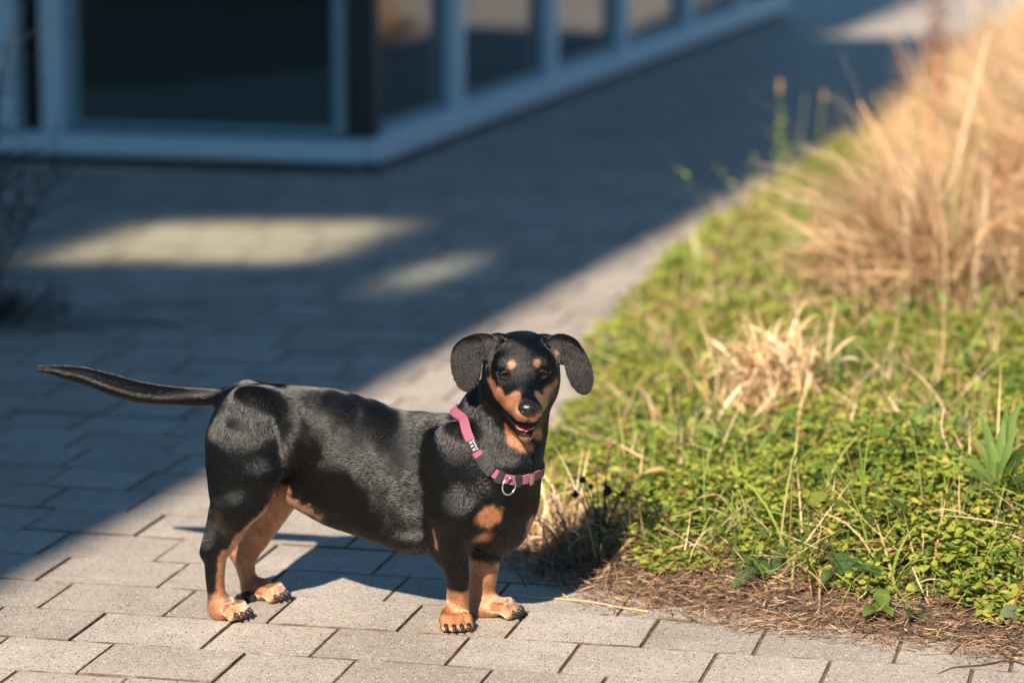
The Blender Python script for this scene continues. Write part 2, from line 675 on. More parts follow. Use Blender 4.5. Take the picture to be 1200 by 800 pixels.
# floor, ceiling and the dark inside
I = [np.zeros(3), d1 * L1, d1 * L1 + d2 * L2, d2 * L2]
def slab(name, z, th, mat, grow=0.0):
    bm = bmesh.new()
    c = sum(I) / 4
    P = [p + (p - c) / np.linalg.norm(p - c) * grow for p in I]
    lo = [bm.verts.new((*p[:2], z)) for p in P]
    hi = [bm.verts.new((*p[:2], z + th)) for p in P]
    bm.faces.new(lo[::-1])
    bm.faces.new(hi)
    for i in range(4):
        bm.faces.new((lo[i], lo[(i + 1) % 4], hi[(i + 1) % 4], hi[i]))
    return link_mesh(name, bm_mesh(name, bm), mat, pav)
slab('interior_floor', 0.0, 0.06, M_INTF, -0.06)
slab('roof', HT + 0.21, 0.25, M_ROOF, 0.35)
pbox('back_wall', M1, (L1 - 0.1, -L2, 0.06), (L1 - 0.02, -0.06, HT), M_INT)
pbox('back_wall', M2, (L2 - 0.08, -L1 + 0.1, 0.06), (L2, -0.06, HT), M_INT)

# ================================================================== THE BUILDING BEHIND THE CAMERA, whose shade lies on the path
M_WALL = simple('plaster_wall', (0.30, 0.28, 0.26), 0.85, noise=0.1, nscale=2)


def soft_edge_filter(name, col, fade):
    """tinted filter, darker towards its edges, added to soften the sun patches"""
    m, nt, p = new_mat(name)
    nt.nodes.remove(p)
    L = nt.links.new
    tc = nt.nodes.new('ShaderNodeTexCoord')
    sp = nt.nodes.new('ShaderNodeSeparateXYZ')
    L(tc.outputs['Generated'], sp.inputs[0])
    last = None
    for ax in ('X', 'Z'):
        a = nt.nodes.new('ShaderNodeMath')
        a.operation = 'PINGPONG'
        a.inputs[1].default_value = 0.5
        L(sp.outputs[ax], a.inputs[0])
        r = nt.nodes.new('ShaderNodeMapRange')
        r.interpolation_type = 'SMOOTHSTEP'
        r.inputs['From Max'].default_value = fade
        L(a.outputs[0], r.inputs['Value'])
        if last is None:
            last = r.outputs[0]
        else:
            mu = nt.nodes.new('ShaderNodeMath')
            mu.operation = 'MULTIPLY'
            L(last, mu.inputs[0])
            L(r.outputs[0], mu.inputs[1])
            last = mu.outputs[0]
    mx = nt.nodes.new('ShaderNodeMix')
    mx.data_type = 'RGBA'
    L(last, mx.inputs[0])
    mx.inputs[6].default_value = (0.06, 0.06, 0.06, 1)
    mx.inputs[7].default_value = (*col, 1)
    t = nt.nodes.new('ShaderNodeBsdfTransparent')
    L(mx.outputs[2], t.inputs['Color'])
    L(t.outputs[0], nt.nodes['Material Output'].inputs['Surface'])
    return m


M_TINT = soft_edge_filter('soft_edge_filter', (.90, .93, .84), .24)  # added, unseen panes that tint the two sun patches and soften their edges
M_TINT_D = soft_edge_filter('dim_soft_edge_filter', (.74, .80, .78), .45)
M_WIN = simple('dark_window', (0.03, 0.035, 0.04), 0.15)
off = tag(empty('office_building', (0, -3.5, 0)), 'plastered office block behind the viewpoint that shades the path', 'building')
YW = -3.5
az = np.array([math.sin(SUN_AZ), math.cos(SUN_AZ)])


def back_x(px, py, z=0.0):
    # where the sun ray that lands at a pixel's ground point crosses the wall
    g = on_ground(px, py, z)
    return g[0] - (g[1] - YW) * math.tan(SUN_AZ), z + (g[1] - YW) / math.cos(SUN_AZ) * math.tan(SUN_EL)


xr = np.mean([back_x(*p)[0] for p in ((15, 683), (250, 545), (430, 455), (700, 302))])
xm = back_x(962, 43)[0]
zt = back_x(1000, 43)[1]
# openings that let the two sun patches through
ox0, ox1 = back_x(40, 283)[0], back_x(490, 278)[0]
oz1, oz0 = back_x(250, 248)[1], back_x(250, 313)[1]
print('occluder', xr, xm, zt, 'opening', ox0, ox1, oz0, oz1)
T_ = 0.10
def wall_box(x0, x1, z0, z1):
    bm_box(WB, (x0, -T_, z0), (x1, 0, z1))
WB = bmesh.new()
HI = 19.0
zo0, zo1 = min(oz0, oz1), max(oz0, oz1)
xs_ = [-30, ox0, ox1, xm, xr]
# a high opening added to send one patch of sun through the pavilion's glass onto its floor
hx0, hx1 = back_x(218, 50, .06)[0] - .03, back_x(252, 50, .06)[0] + .08
hz1, hz0 = back_x(235, 39, .06)[1], back_x(235, 61, .06)[1]
wall_box(-30, hx0, 0, HI)
wall_box(hx0, hx1, 0, hz0)
wall_box(hx0, hx1, hz1, HI)
wall_box(hx1, ox0, 0, HI)
wall_box(ox0, xm, 0, zo0)
wall_box(ox0, xm, zo1, HI)
wall_box(xm, ox1, 0, zo0)
wall_box(xm, ox1, zo1, zt)
sx0, sx1 = ox1 + .10, ox1 + .10 + .22                     # a narrow slit added to make the second sun patch
wall_box(ox1, sx0, 0, zt)
wall_box(sx0, sx1, 0, 7.75)
wall_box(sx0, sx1, 8.5, zt)
wall_box(sx1, xr, 0, zt)
link_mesh('wall', bm_mesh('wall', WB), M_WALL, off)
pn_ = link_mesh('sun_patch_filter', box_mesh('sun_patch_filter', (ox0 + .002, -.06, zo0 + .002), (ox1 - .002, -.054, zo1 - .002)), M_TINT, off)
pn_ = link_mesh('sun_patch_filter', box_mesh('sun_patch_filter', (sx0 + .002, -.06, 7.752), (sx1 - .002, -.054, 8.498)), M_TINT_D, off)
for k in range(9):
    for fl in range(5):
        x0 = xr - 2.2 - k * 2.6
        z0 = 0.9 + fl * 3.2
        if x0 - 1.6 < hx1 + .1 and x0 > hx0 - .1 and z0 < hz1 + .1 and z0 + 1.7 > hz0 - .1:
            continue
        if x0 - 1.6 < ox1 + 0.1 and x0 > ox0 - 0.1 and z0 < zo1 and z0 + 1.7 > zo0:
            continue
        link_mesh('window', box_mesh('window', (x0 - 1.6, 0.002, z0), (x0, 0.03, z0 + 1.7)), M_WIN, off)

#@@DOG
# ================================================================== THE DOG
# one continuous body: a smooth union of tapered limbs and ellipsoids, turned into a mesh
YAW = R(18.0)
DOG_O = np.array([-0.202, 3.8815, 0.0])
DF = np.array([math.cos(YAW), -math.sin(YAW), 0])       # forward
DM = np.array([math.sin(YAW), math.cos(YAW), 0])        # to the far side
DROT = np.stack([DF, DM, [0, 0, 1]])                    # world -> dog


def to_dog(p):
    return DROT @ (np.asarray(p, float) - DOG_O)


CAM_L = to_dog((0, 0, CAM_H))


def rayl(px, py):
    return DROT @ ray(px, py)


def D(px, py, l):
    """point of the dog's frame seen at a pixel, on its lateral plane l (far side positive)"""
    d = rayl(px, py)
    return CAM_L + d * ((l - CAM_L[1]) / d[1])


PR = []                                                 # primitives


def flow_of(v):
    v = np.asarray(v, float)
    n = np.linalg.norm(v)
    return v / n if n > 0 else v


def cone(a, b, r1, r2, k=0.02, sq=1.0, flow=None, sub=False, hl=1.0):
    a, b = np.asarray(a, float), np.asarray(b, float)
    PR.append(dict(t='c', a=a, b=b, r1=r1, r2=r2, k=k, sq=sq, flow=flow_of(b - a if flow is None else flow), sub=sub, hl=hl))


def chain(pts, rads, k=0.02, sq=1.0, flow=None, hl=1.0):
    # the limb is resampled along a smooth curve so that no joint shows
    P = np.array(pts, float)
    n = len(P)
    for i in range(n - 1):
        p0, p1, p2, p3 = P[max(i - 1, 0)], P[i], P[i + 1], P[min(i + 2, n - 1)]
        r0, r1, r2, r3 = rads[max(i - 1, 0)], rads[i], rads[i + 1], rads[min(i + 2, n - 1)]
        Q, RR = [], []
        for t in (0, 1 / 3, 2 / 3, 1):
            Q.append(.5 * (2 * p1 + (p2 - p0) * t + (2 * p0 - 5 * p1 + 4 * p2 - p3) * t * t + (3 * p1 - p0 - 3 * p2 + p3) * t ** 3))
            RR.append(.5 * (2 * r1 + (r2 - r0) * t + (2 * r0 - 5 * r1 + 4 * r2 - r3) * t * t + (3 * r1 - r0 - 3 * r2 + r3) * t ** 3))
        for j in range(3):
            kk = k if (i == 0 and j == 0) else .0015
            PR.append(dict(t='c', a=Q[j], b=Q[j + 1], r1=RR[j], r2=RR[j + 1], k=kk, sq=sq, flow=flow_of(Q[j + 1] - Q[j] if flow is None else flow), sub=False, hl=hl, ch=(0 if i == 0 and j == 0 else 1), kc=k))


def ell(c, r, k=0.02, rot=None, flow=(0, 0, -1), sub=False, hl=1.0):
    PR.append(dict(t='e', c=np.asarray(c, float), r=np.asarray(r, float), k=k, rot=np.eye(3) if rot is None else np.asarray(rot, float), flow=flow_of(flow), sub=sub, hl=hl))


def prim_sdf(p, P):
    if p['t'] == 'e':
        q = (P - p['c']) @ p['rot'].T.astype(P.dtype)
        r = p['r'].astype(P.dtype)
        k0 = np.sqrt(((q / r) ** 2).sum(-1))
        k1 = np.sqrt(((q / (r * r)) ** 2).sum(-1)) + 1e-9
        return np.where(k0 < 1e-4, -r.min(), k0 * (k0 - 1) / k1)
    a, b, r1, r2, sq = p['a'], p['b'], p['r1'], p['r2'], p['sq']
    if sq != 1.0:
        m = np.array([1, 1 / sq, 1])
        P = P * m.astype(P.dtype)
        a, b = a * m, b * m
    ba = b - a
    l2 = ba @ ba
    rr = r1 - r2
    a2 = l2 - rr * rr
    pa = P - a.astype(P.dtype)
    y = pa @ ba.astype(P.dtype)
    z = y - l2
    x2 = ((pa * l2 - y[..., None] * ba.astype(P.dtype)) ** 2).sum(-1)
    y2, z2 = y * y * l2, z * z * l2
    k = np.sign(rr) * rr * rr * x2
    d = (np.sqrt(np.maximum(x2 * a2, 0) / l2) + y * rr) / l2 - r1
    d = np.where(np.sign(z) * a2 * z2 > k, np.sqrt(x2 + z2) / l2 - r2, np.where(np.sign(y) * a2 * y2 < k, np.sqrt(x2 + y2) / l2 - r1, d))
    return d * (min(sq, 1.0))


def smin(a, b, k):
    h = np.maximum(k - np.abs(a - b), 0) / k
    return np.minimum(a, b) - h * h * k * 0.25


def groups():
    # primitives in order; the pieces of one limb stay together
    G = []
    for p in PR:
        if p.get('ch') == 1:
            G[-1].append(p)
        else:
            G.append([p])
    return G


def group_sdf(g, P):
    q = prim_sdf(g[0], P)
    for p in g[1:]:
        q = np.minimum(q, prim_sdf(p, P))
    return q


def body_sdf(P):
    d = np.full(P.shape[:-1], 10.0)
    for g in groups():
        p = g[0]
        q = group_sdf(g, P)
        d = -smin(-d, q, p['k']) if p['sub'] else smin(d, q, p['k'])
    return d


def hit(px, py, tmax=4.6):
    """first point of the body along the camera ray of a pixel"""
    d = rayl(px, py)
    d = d / np.linalg.norm(d)
    t = 3.3
    for _ in range(160):
        p = CAM_L + d * t
        s = float(body_sdf(p[None])[0])
        if s < 0.0004:
            return p
        t += max(s * 0.7, 0.0006)
        if t > tmax:
            break
    return None


# ---- trunk
TR = [(292, 490, 0, .047), (320, 497, 0, .054), (352, 502, .0, .058), (400, 522, .004, .073), (450, 549, .012, .080), (500, 566, .020, .083), (545, 568, .026, .083)]
chain([D(x, y, l) for x, y, l, r in TR], [r for *_, r in TR], 0.035, 0.80, flow=(-1, 0, -0.25))
ell(D(578, 578, .024), (.048, .056, .074), 0.025, flow=(-0.5, 0, -1))                 # breast
ell(D(588, 604, .026), (.034, .036, .044), 0.025, flow=(-.3, 0, -1))                 # breastbone
chain([D(338, 570, 0), D(352, 576, .0), D(392, 590, .004), D(430, 598, .010), D(485, 613, .018)], [.018, .0225, .0300, .0330, .0370], 0.03, 1.05, flow=(-1, 0, -.1))   # belly line
ell(D(533, 548, -.028), (.038, .026, .062), 0.018, flow=(-.35, 0, -1))                # near shoulder
ell(D(538, 592, -.026), (.034, .028, .036), 0.016, flow=(-.2, 0, -1))                 # upper arm
ell(D(560, 545, .075), (.040, .028, .060), 0.02, flow=(-.35, 0, -1))
ell(D(520, 513, .022), (.055, .034, .025), 0.035, flow=(-1, 0, -.2))                  # withers
# ---- neck
NECK0 = len(PR)
chain([D(580, 565, .022), D(592, 512, .026), D(597, 480, .036), D(605, 452, .042)], [.053, .0535, .0515, .041], 0.030, 1.0, flow=(-.35, 0, -1))
cone(D(574, 530, .02), D(570, 484, .034), .036, .031, 0.025, flow=(-.8, 0, -1))           # crest
cone(D(599, 545, .0), D(612, 500, .012), .030, .026, .02, flow=(0, 0, -1))           # throat
NECK1 = len(PR)
# ---- near foreleg
chain([D(536, 600, -.024), D(530, 636, -.020), D(536, 676, -.006), D(536, 706, .004), D(534, 722, .006)], [.036, .0222, .0150, .0142, .0148], .014, flow=(0, 0, -1), hl=.8)
ell(D(516, 640, -.014), (.013, .013, .022), .014, flow=(0, 0, -1), hl=.8)               # elbow
# ---- far foreleg
chain([D(575, 605, .066), D(570, 640, .068), D(566, 676, .067), D(562, 702, .065), D(561, 712, .064)], [.036, .0225, .0185, .0160, .0160], .014, flow=(0, 0, -1), hl=.8)
# ---- near hind leg
ell(D(294, 506, -.038), (.050, .034, .060), .03, flow=(-.2, 0, -1))
ell(D(285, 553, -.054), (.038, .026, .054), .03, flow=(-.1, 0, -1))
cone(D(303, 558, -.056), D(299, 588, -.058), .020, .016, .02, flow=(0, 0, -1))            # stifle
cone(D(275, 520, -.043), D(268, 585, -.058), .032, .021, .03, flow=(0, 0, -1))            # back of the thigh
chain([D(283, 590, -.060), D(263, 632, -.064), D(253, 652, -.064), D(253, 690, -.064), D(258, 714, -.064)], [.0255, .0185, .0150, .0118, .0135], .014, flow=(0, 0, -1), hl=.8)
cone(D(255, 600, -.060), D(243, 646, -.064), .010, .0095, .012, flow=(0, 0, -1), hl=.8)   # heel cord
# ---- far hind leg
ell(D(318, 550, .045), (.044, .028, .055), .03, flow=(-.1, 0, -1))
chain([D(325, 580, .050), D(305, 622, .050), D(288, 650, .050), D(290, 678, .050), D(295, 696, .050)], [.029, .0195, .0155, .0108, .0130], .014, flow=(0, 0, -1), hl=.8)
cone(D(300, 620, .052), D(277, 650, .050), .010, .008, .012, flow=(0, 0, -1), hl=.8)
# ---- tail
TL = [(293, 468, 0, .024), (268, 465, .002, .0135), (235, 465, .004, .0118), (200, 463, .0, .0115), (165, 459.5, -.012, .0138), (130, 450, -.024, .0130), (100, 440.5, -.032, .0108), (70, 434.5, -.038, .0070), (47, 431.5, -.042, .0035)]
chain([D(x, y, l) for x, y, l, r in TL], [r for *_, r in TL], .012, flow=(-.75, 0, -.75), hl=1.1)

CLAWS = []


def paw(c, ang, w=1.0, ln=1.0):
    """a paw standing on the stone: c is the pixel of its middle on the ground, ang its direction in the dog's frame"""
    f = np.array([math.cos(ang), math.sin(ang), 0])
    s = np.array([-f[1], f[0], 0])
    z = np.array([0, 0, 1.0])
    ell(c - f * .006 * ln + z * .0150, (.0205 * ln, .0190 * w, .0150), .014, rot=np.stack([f, s, z]), flow=f * .8 - z * .6, hl=.5)
    for i, q in ((-1.5, .86), (-.5, 1.0), (.5, 1.0), (1.5, .86)):
        o = s * i * .0104 * w
        a = c + o * .85 + f * .004 * ln + z * .0165
        b = c + o * 1.02 + f * (.0165 * ln * q) + z * .0165
        e = c + o * 1.08 + f * (.0265 * ln * q) + z * .0092
        cone(a, b, .0080 * w, .0082 * w, .0035, flow=f, hl=.45)
        cone(b, e, .0082 * w, .0074 * w, .002, flow=f - z, hl=.45)
        t = e + f * .005 + z * .002
        CLAWS.append((t, f, z))


paw(to_dog(on_ground(533, 736)), R(-64), .90, .95)
paw(to_dog(on_ground(580, 722.5)), R(2), .92, 1.05)
paw(to_dog(on_ground(265, 724)), R(-14), .90, .93)
paw(to_dog(on_ground(309, 703)), R(-8), .90, .93)

# ---- head: canonical axes x to the right of the picture, y towards the nose, z up
HY = 3.785
H0 = to_dog(at_y(613.5, 436, HY))
hf = np.array([0.070, -1.0, -0.085])
hf /= np.linalg.norm(hf)
hx = np.cross(np.array([0, 0, 1.0]), hf)
hx /= np.linalg.norm(hx)
if hx[0] < 0:
    hx = -hx
hz = np.array([0, 0, 1.0]) - hf * hf[2]
hz /= np.linalg.norm(hz)
HM = DROT @ np.stack([hx, hf, hz], axis=1)               # canonical -> dog frame
PXM = 1.083e-3


def H(x, y, z):
    return H0 + HM @ np.array([x, y, z], float)


def HP(px, py, y):
    """canonical point seen at a pixel of the frontal view, at depth y towards the nose"""
    zz = (-(py - 436) * PXM + .255 * y) / .967
    return H((px - 613.5) * PXM, y, zz)


hback = (HM @ np.array([0, -1, 0.1]))
hdown = (HM @ np.array([0, -.3, -1]))
HR = HM.T
for s in (-1, 1):
    ell(H(s * .004, -.047, -.003), (.0425, .052, .0385), .02, HR, flow=hback * .5 + HM @ np.array([s, 0, .0]), hl=.6)                  # skull
for s in (-1, 1):
    ell(H(s * .005, -.018, .006), (.029, .030, .0245), .02, HR, flow=hback * .3 + HM @ np.array([s, 0, .0]), hl=.5)                   # forehead
cone(H(0, .002, -.012), H(0.000, .066, -.0290), .0240, .0118, .02, flow=hback, hl=.45)          # bridge
for s in (-1, 1):
    ell(H(s * .028, -.030, -.024), (.0190, .030, .026), .02, HR, flow=hback + hdown * .4, hl=.6)    # cheek
    cone(H(s * .018, .004, -.028), H(s * .0075, .064, -.0365), .0180, .0102, .012, flow=hback + hdown * .3, hl=.4)   # flews
    ell(H(s * .0215, -.002, .0125), (.0135, .0115, .0085), .008, HR, flow=hback, hl=.4)         # brow
    ell(H(s * .0215, .003, -.010), (.011, .008, .007), .010, HR, flow=hback, hl=.4)         # under the eye
ell(H(0, .063, -.030), (.0135, .014, .0140), .008, HR, flow=hback, hl=.35)               # muzzle end
ell(H(0, -.018, -.058), (.026, .040, .024), .016, HR, flow=hdown, hl=.7)
ell(H(0, -.045, -.040), (.036, .036, .036), .025, HR, flow=hdown, hl=.7)                  # throat
cone(H(0, -.020, -.053), H(0, .042, -.0715), .026, .0092, .012, flow=hback, hl=.5)             # lower jaw
# the open mouth
ell(H(0, .052, -.0555), (.0150, .030, .0088), .004, HR @ np.eye(3), sub=True)
for s in (-1, 1):
    cone(H(s * .0125, .044, -.052), H(s * .0255, .012, -.041), .0034, .0018, .004, sub=True)
# eye sockets
for s in (-1, 1):
    ell(H(s * .0235, .0085, .0005), (.0100, .0100, .0052), .004, HR, sub=True)
# nostril bed and the groove between the eyes
# ears
def ear(lobe, root):
    for (px, py, y, rx, rz, ry, ang, k, tilt) in lobe:
        c, s = math.cos(R(ang)), math.sin(R(ang))
        zx = np.array([-s, -.40, c])                         # the flap hangs, its lower end swung forward
        zx /= np.linalg.norm(zx)
        yx = np.array([math.sin(R(tilt)), 1.0, 0])
        yx -= zx * (yx @ zx)
        yx /= np.linalg.norm(yx)
        Rt = np.stack([np.cross(yx, zx), yx, zx])
        ell(HP(px, py, y), (rx, ry, rz), k, Rt @ HM.T, flow=HM @ -zx, hl=.5)
    cone(HP(*root[0]), HP(*root[1]), root[2], root[3], .010, flow=HM @ np.array([0, -.5, -1]), hl=.5)


ear([(546, 428, -.016, .0205, .0345, .0030, 2, .007, -14), (556, 409, -.027, .0290, .0195, .0036, 22, .008, -8)],
    [(586, 400, -.040), (560, 402, -.030), .012, .008])
ear([(681, 434, -.014, .0185, .0345, .0030, 14, .007, 14), (667, 411, -.027, .0275, .0180, .0036, -36, .008, 8)],
    [(642, 402, -.040), (660, 403, -.030), .012, .008])


# ---- polygonise (surface nets)
def surface_nets(lo, hi, h):
    n = np.ceil((hi - lo) / h).astype(int) + 1
    ax = [lo[i] + h * np.arange(n[i]) for i in range(3)]
    d = np.full(n, 1.0, np.float32)
    for g in groups():
        p = g[0]
        if p['t'] == 'e':
            m = np.sqrt(((p['rot'].T * p['r']) ** 2).sum(1))
            b0, b1 = p['c'] - m, p['c'] + m
        else:
            b0 = np.min([np.minimum(e['a'], e['b']) - max(e['r1'], e['r2']) for e in g], 0)
            b1 = np.max([np.maximum(e['a'], e['b']) + max(e['r1'], e['r2']) for e in g], 0)
        pad = p['k'] + 4 * h
        i0 = np.clip(np.floor((b0 - pad - lo) / h).astype(int), 0, n)
        i1 = np.clip(np.ceil((b1 + pad - lo) / h).astype(int) + 1, 0, n)
        if (i1 <= i0).any():
            continue
        sl = tuple(slice(i0[i], i1[i]) for i in range(3))
        G = np.stack(np.meshgrid(*[ax[i][i0[i]:i1[i]].astype(np.float32) for i in range(3)], indexing='ij'), -1)
        q = group_sdf(g, G).astype(np.float32)
        d[sl] = -smin(-d[sl], q, p['k']) if p['sub'] else smin(d[sl], q, p['k'])
    ins = d < 0
    cnt = np.zeros(n - 1, np.uint8)
    for i in (0, 1):
        for j in (0, 1):
            for k in (0, 1):
                cnt += ins[i:n[0] - 1 + i, j:n[1] - 1 + j, k:n[2] - 1 + k]
    act = (cnt > 0) & (cnt < 8)
    C = np.argwhere(act)
    idx = np.full(n - 1, -1, np.int32)
    idx[act] = np.arange(len(C))
    acc = np.zeros((len(C), 3))
    num = np.zeros(len(C))
    cor = [np.array([i, j, k]) for i in (0, 1) for j in (0, 1) for k in (0, 1)]
    for a in range(8):
        for b in range(a + 1, 8):
            df = cor[b] - cor[a]
            if abs(df).sum() != 1:
                continue
            va = d[tuple((C + cor[a]).T)]
            vb = d[tuple((C + cor[b]).T)]
            m = (va < 0) != (vb < 0)
            t = va[m] / (va[m] - vb[m])
            acc[m] += cor[a] + t[:, None] * df
            num[m] += 1
    V = lo + h * (C + acc / num[:, None])
    Q = []
    for axn in range(3):
        u, v = (axn + 1) % 3, (axn + 2) % 3
        sa = [slice(None)] * 3
        sb = [slice(None)] * 3
        sa[axn] = slice(0, n[axn] - 1)
        sb[axn] = slice(1, n[axn])
        A, Bq = ins[tuple(sa)], ins[tuple(sb)]
        for flip in (0, 1):
            m = (A & ~Bq) if not flip else (~A & Bq)
            E = np.argwhere(m)
            E = E[(E[:, u] > 0) & (E[:, v] > 0) & (E[:, u] < n[u] - 1) & (E[:, v] < n[v] - 1)]
            du = np.zeros(3, int)
            dv = np.zeros(3, int)
            du[u] = 1
            dv[v] = 1
            q = [idx[tuple((E - o_).T)] for o_ in (du + dv, dv, 0 * du, du)]
            q = np.stack(q if not flip else q[::-1], 1)
            Q.append(q)
    return V, np.concatenate(Q)


DV, DQ = surface_nets(np.array([-.70, -.20, -.012]), np.array([.34, .16, .45]), .0019)
# muscles and ribs under the coat
P_ = DV
amp = .0016 * sstep(.09, .16, P_[:, 2]) * (1 - sstep(.225, .245, P_[:, 0])) * sstep(-.235, -.22, P_[:, 0])
lump = (vnoise(P_[:, 0] + .5 * P_[:, 1], P_[:, 2] - .4 * P_[:, 1], 26, 61) - .5) * 2 + (vnoise(P_[:, 0], P_[:, 2], 55, 62) - .5) * .7
g_ = np.stack([body_sdf(P_ + e) - body_sdf(P_ - e) for e in np.eye(3) * .001], 1)
g_ /= np.linalg.norm(g_, axis=1)[:, None] + 1e-9
DV = P_ + g_ * (np.maximum(amp, .0006 * sstep(.04, .06, P_[:, 2]) * (P_[:, 0] < .19)) * lump)[:, None]
# keep the feet flat on the stones
DV[:, 2] = np.maximum(DV[:, 2], 0.0012)
e0, e1 = DQ.ravel(), np.roll(DQ, -1, 1).ravel()
for it in range(2):                                       # light smoothing
    s_ = np.zeros_like(DV)
    np.add.at(s_, e0, DV[e1])
    c_ = np.bincount(e0, minlength=len(DV)).astype(float)
    DV = DV + (0.5 if it == 0 else -0.4) * (s_ / np.maximum(c_, 1)[:, None] - DV)
print('dog mesh', len(DV), len(DQ))

# ---- nearest limb of every point: hair direction and length
wf = np.zeros_like(DV)
wl = np.zeros(len(DV))
ws = np.zeros(len(DV))
for p in PR:
    if p['sub']:
        continue
    q = prim_sdf(p, DV)
    w = np.exp(-np.maximum(q, 0) / .004)
    wf += w[:, None] * p['flow']
    wl += w * p['hl']
    ws += w
FLOW = wf / (np.linalg.norm(wf, axis=1)[:, None] + 1e-9)
HLEN = wl / (ws + 1e-9)

# ---- coat: black with tan marks, in reading order (later marks lie over earlier ones)
BLACK, TAN, PINK, LIP = np.array([.0032, .003, .003]), np.array([.30, .135, .065]), np.array([.30, .165, .125]), np.array([.012, .010, .010])
MARKS = []


def mark(col, a, b, r0, r1, soft=.006):
    if a is None or b is None:
        print('mark missed')
        return
    MARKS.append((col, np.asarray(a), np.asarray(b), r0, r1, soft))


def mh(col, p0, p1, r0, r1=None, soft=.006, push=0.0):
    a, b = hit(*p0), hit(*(p1 or p0))
    mark(col, a, b, r0, r1 if r1 is not None else r0, soft)
# muzzle, cheeks, throat
mh(TAN, (600, 472), (592, 478), .017, .014, .004)
mh(TAN, (582, 462), (574, 446), .0095, .0055, .004)
mh(TAN, (588, 470), (582, 462), .012, .010, .004)
mh(TAN, (634, 468), (640, 474), .012, .009, .004)
mh(TAN, (640, 464), (652, 448), .008, .005, .004)
mh(TAN, (627, 490), (632, 486), .008, .008, .004)
mh(TAN, (610, 488), (600, 485), .010, .009, .004)
mh(TAN, (604, 514), (594, 500), .013, .007, .005)
mh(TAN, (618, 517), (632, 508), .013, .008, .005)
mh(TAN, (612, 522), (620, 523), .008, .007, .005)
mark(BLACK, H(0, .035, -.002), H(0, .07, -.018), .0088, .0062, .004)          # bridge of the nose
mh(TAN, (599.5, 427), None, .0055, None, .002)                            # brow spots
mh(TAN, (629.5, 425.5), None, .0055, None, .002)
mh(TAN, (653, 413), None, .0042, None, .004)                              # inside the ear
# breast
mh(TAN, (570, 606), (577, 602), .0145, .013, .007)
mh(TAN, (562, 630), (570, 626), .008, .006, .010)
mh(TAN, (623, 610), (620, 620), .010, .008, .006)
# near foreleg
mark(TAN, D(533, 704, .004), D(533, 745, -.012), .028, .05, .005)
mark(TAN, D(513, 690, .0), D(511, 655, .0), .009, .004, .004)
mh(TAN, (511, 640), (507, 620), .0035, .0025, .004)
# far foreleg
mark(TAN, D(565, 672, .067), D(566, 722, .064), .030, .05, .005)
mark(TAN, D(590, 722, .064), D(605, 722, .064), .03, .03, .005)
# near hind leg: inner and front side tan, black down the back
mark(TAN, D(268, 665, -.045), D(266, 726, -.062), .022, .032, .006)
mark(TAN, D(325, 575, -.030), D(280, 635, -.040), .012, .014, .004)
mark(TAN, D(280, 635, -.040), D(264, 668, -.050), .014, .017, .004)
mh(np.array([.035, .018, .010]), (254, 604), (266, 626), .008, .006, .016)
for pa, pb, ra_, rb_ in (((327, 577), (312, 596), .005, .006), ((312, 596), (296, 612), .006, .007), ((296, 612), (281, 630), .007, .009), ((281, 630), (270, 648), .009, .010), ((266, 650), (260, 690), .011, .010)):
    mh(TAN, pa, pb, ra_, rb_, .004)
mh(BLACK, (243, 652), (247, 690), .0125, .007, .005)
mh(BLACK, (252, 628), (243, 645), .010, .010, .006)
# far hind leg
mark(TAN, D(330, 585, .030), D(290, 650, .042), .034, .026, .006)
mark(TAN, D(290, 650, .042), D(310, 703, .045), .024, .045, .006)
mark(BLACK, D(276, 662, .050), D(283, 690, .050), .006, .005, .003)
# flank fold and belly
mh(PINK, (333, 584), (346, 592), .010, .011, .008)
mh(PINK, (346, 592), (372, 606), .010, .006, .014)
mh(TAN, (330, 578), (335, 572), .006, .004, .006)
# under the tail and behind the thigh
mh(TAN, (245, 485), (239.5, 501), .0018, .0018, .0012)
mh(TAN, (239.5, 501), (238.5, 518), .0018, .0012, .0012)
mark(TAN, D(244, 478, .002), D(258, 477, .002), .0045, .007, .002)
mark(TAN, D(258, 480, .005), D(240, 525, .0), .012, .012, .004)
# lips and mouth
mh(LIP, (589, 480), (596, 489), .0024, .0030, .0015)
mh(LIP, (596, 489), (604, 498), .0030, .0036, .0015)
mh(LIP, (604, 501), (612, 506), .0036, .0038, .0015)
mh(LIP, (612, 506), (622, 505), .0038, .0036, .0015)
mh(LIP, (622, 505), (628, 497), .0036, .0030, .0015)
mh(LIP, (628, 497), (632, 490), .0030, .0022, .0015)
mark(LIP, H(-.0125, .046, -.052), H(-.027, .012, -.041), .0042, .0035, .0015)
mark(LIP, H(.0125, .046, -.052), H(.027, .012, -.041), .0042, .0035, .0015)
mark(LIP, H(-.008, .050, -.0640), H(.008, .050, -.0640), .0088, .0088, .0018)
mark(LIP, H(-.006, .046, -.052), H(.006, .046, -.052), .0085, .0085, .001)
mark(LIP, H(-.006, .050, -.0625), H(.006, .050, -.0625), .0062, .0062, .001)
for s in (-1, 1):
    mark(LIP, H(s * .0155, .014, .0005), H(s * .030, .008, .0005), .0056, .0052, .0015)

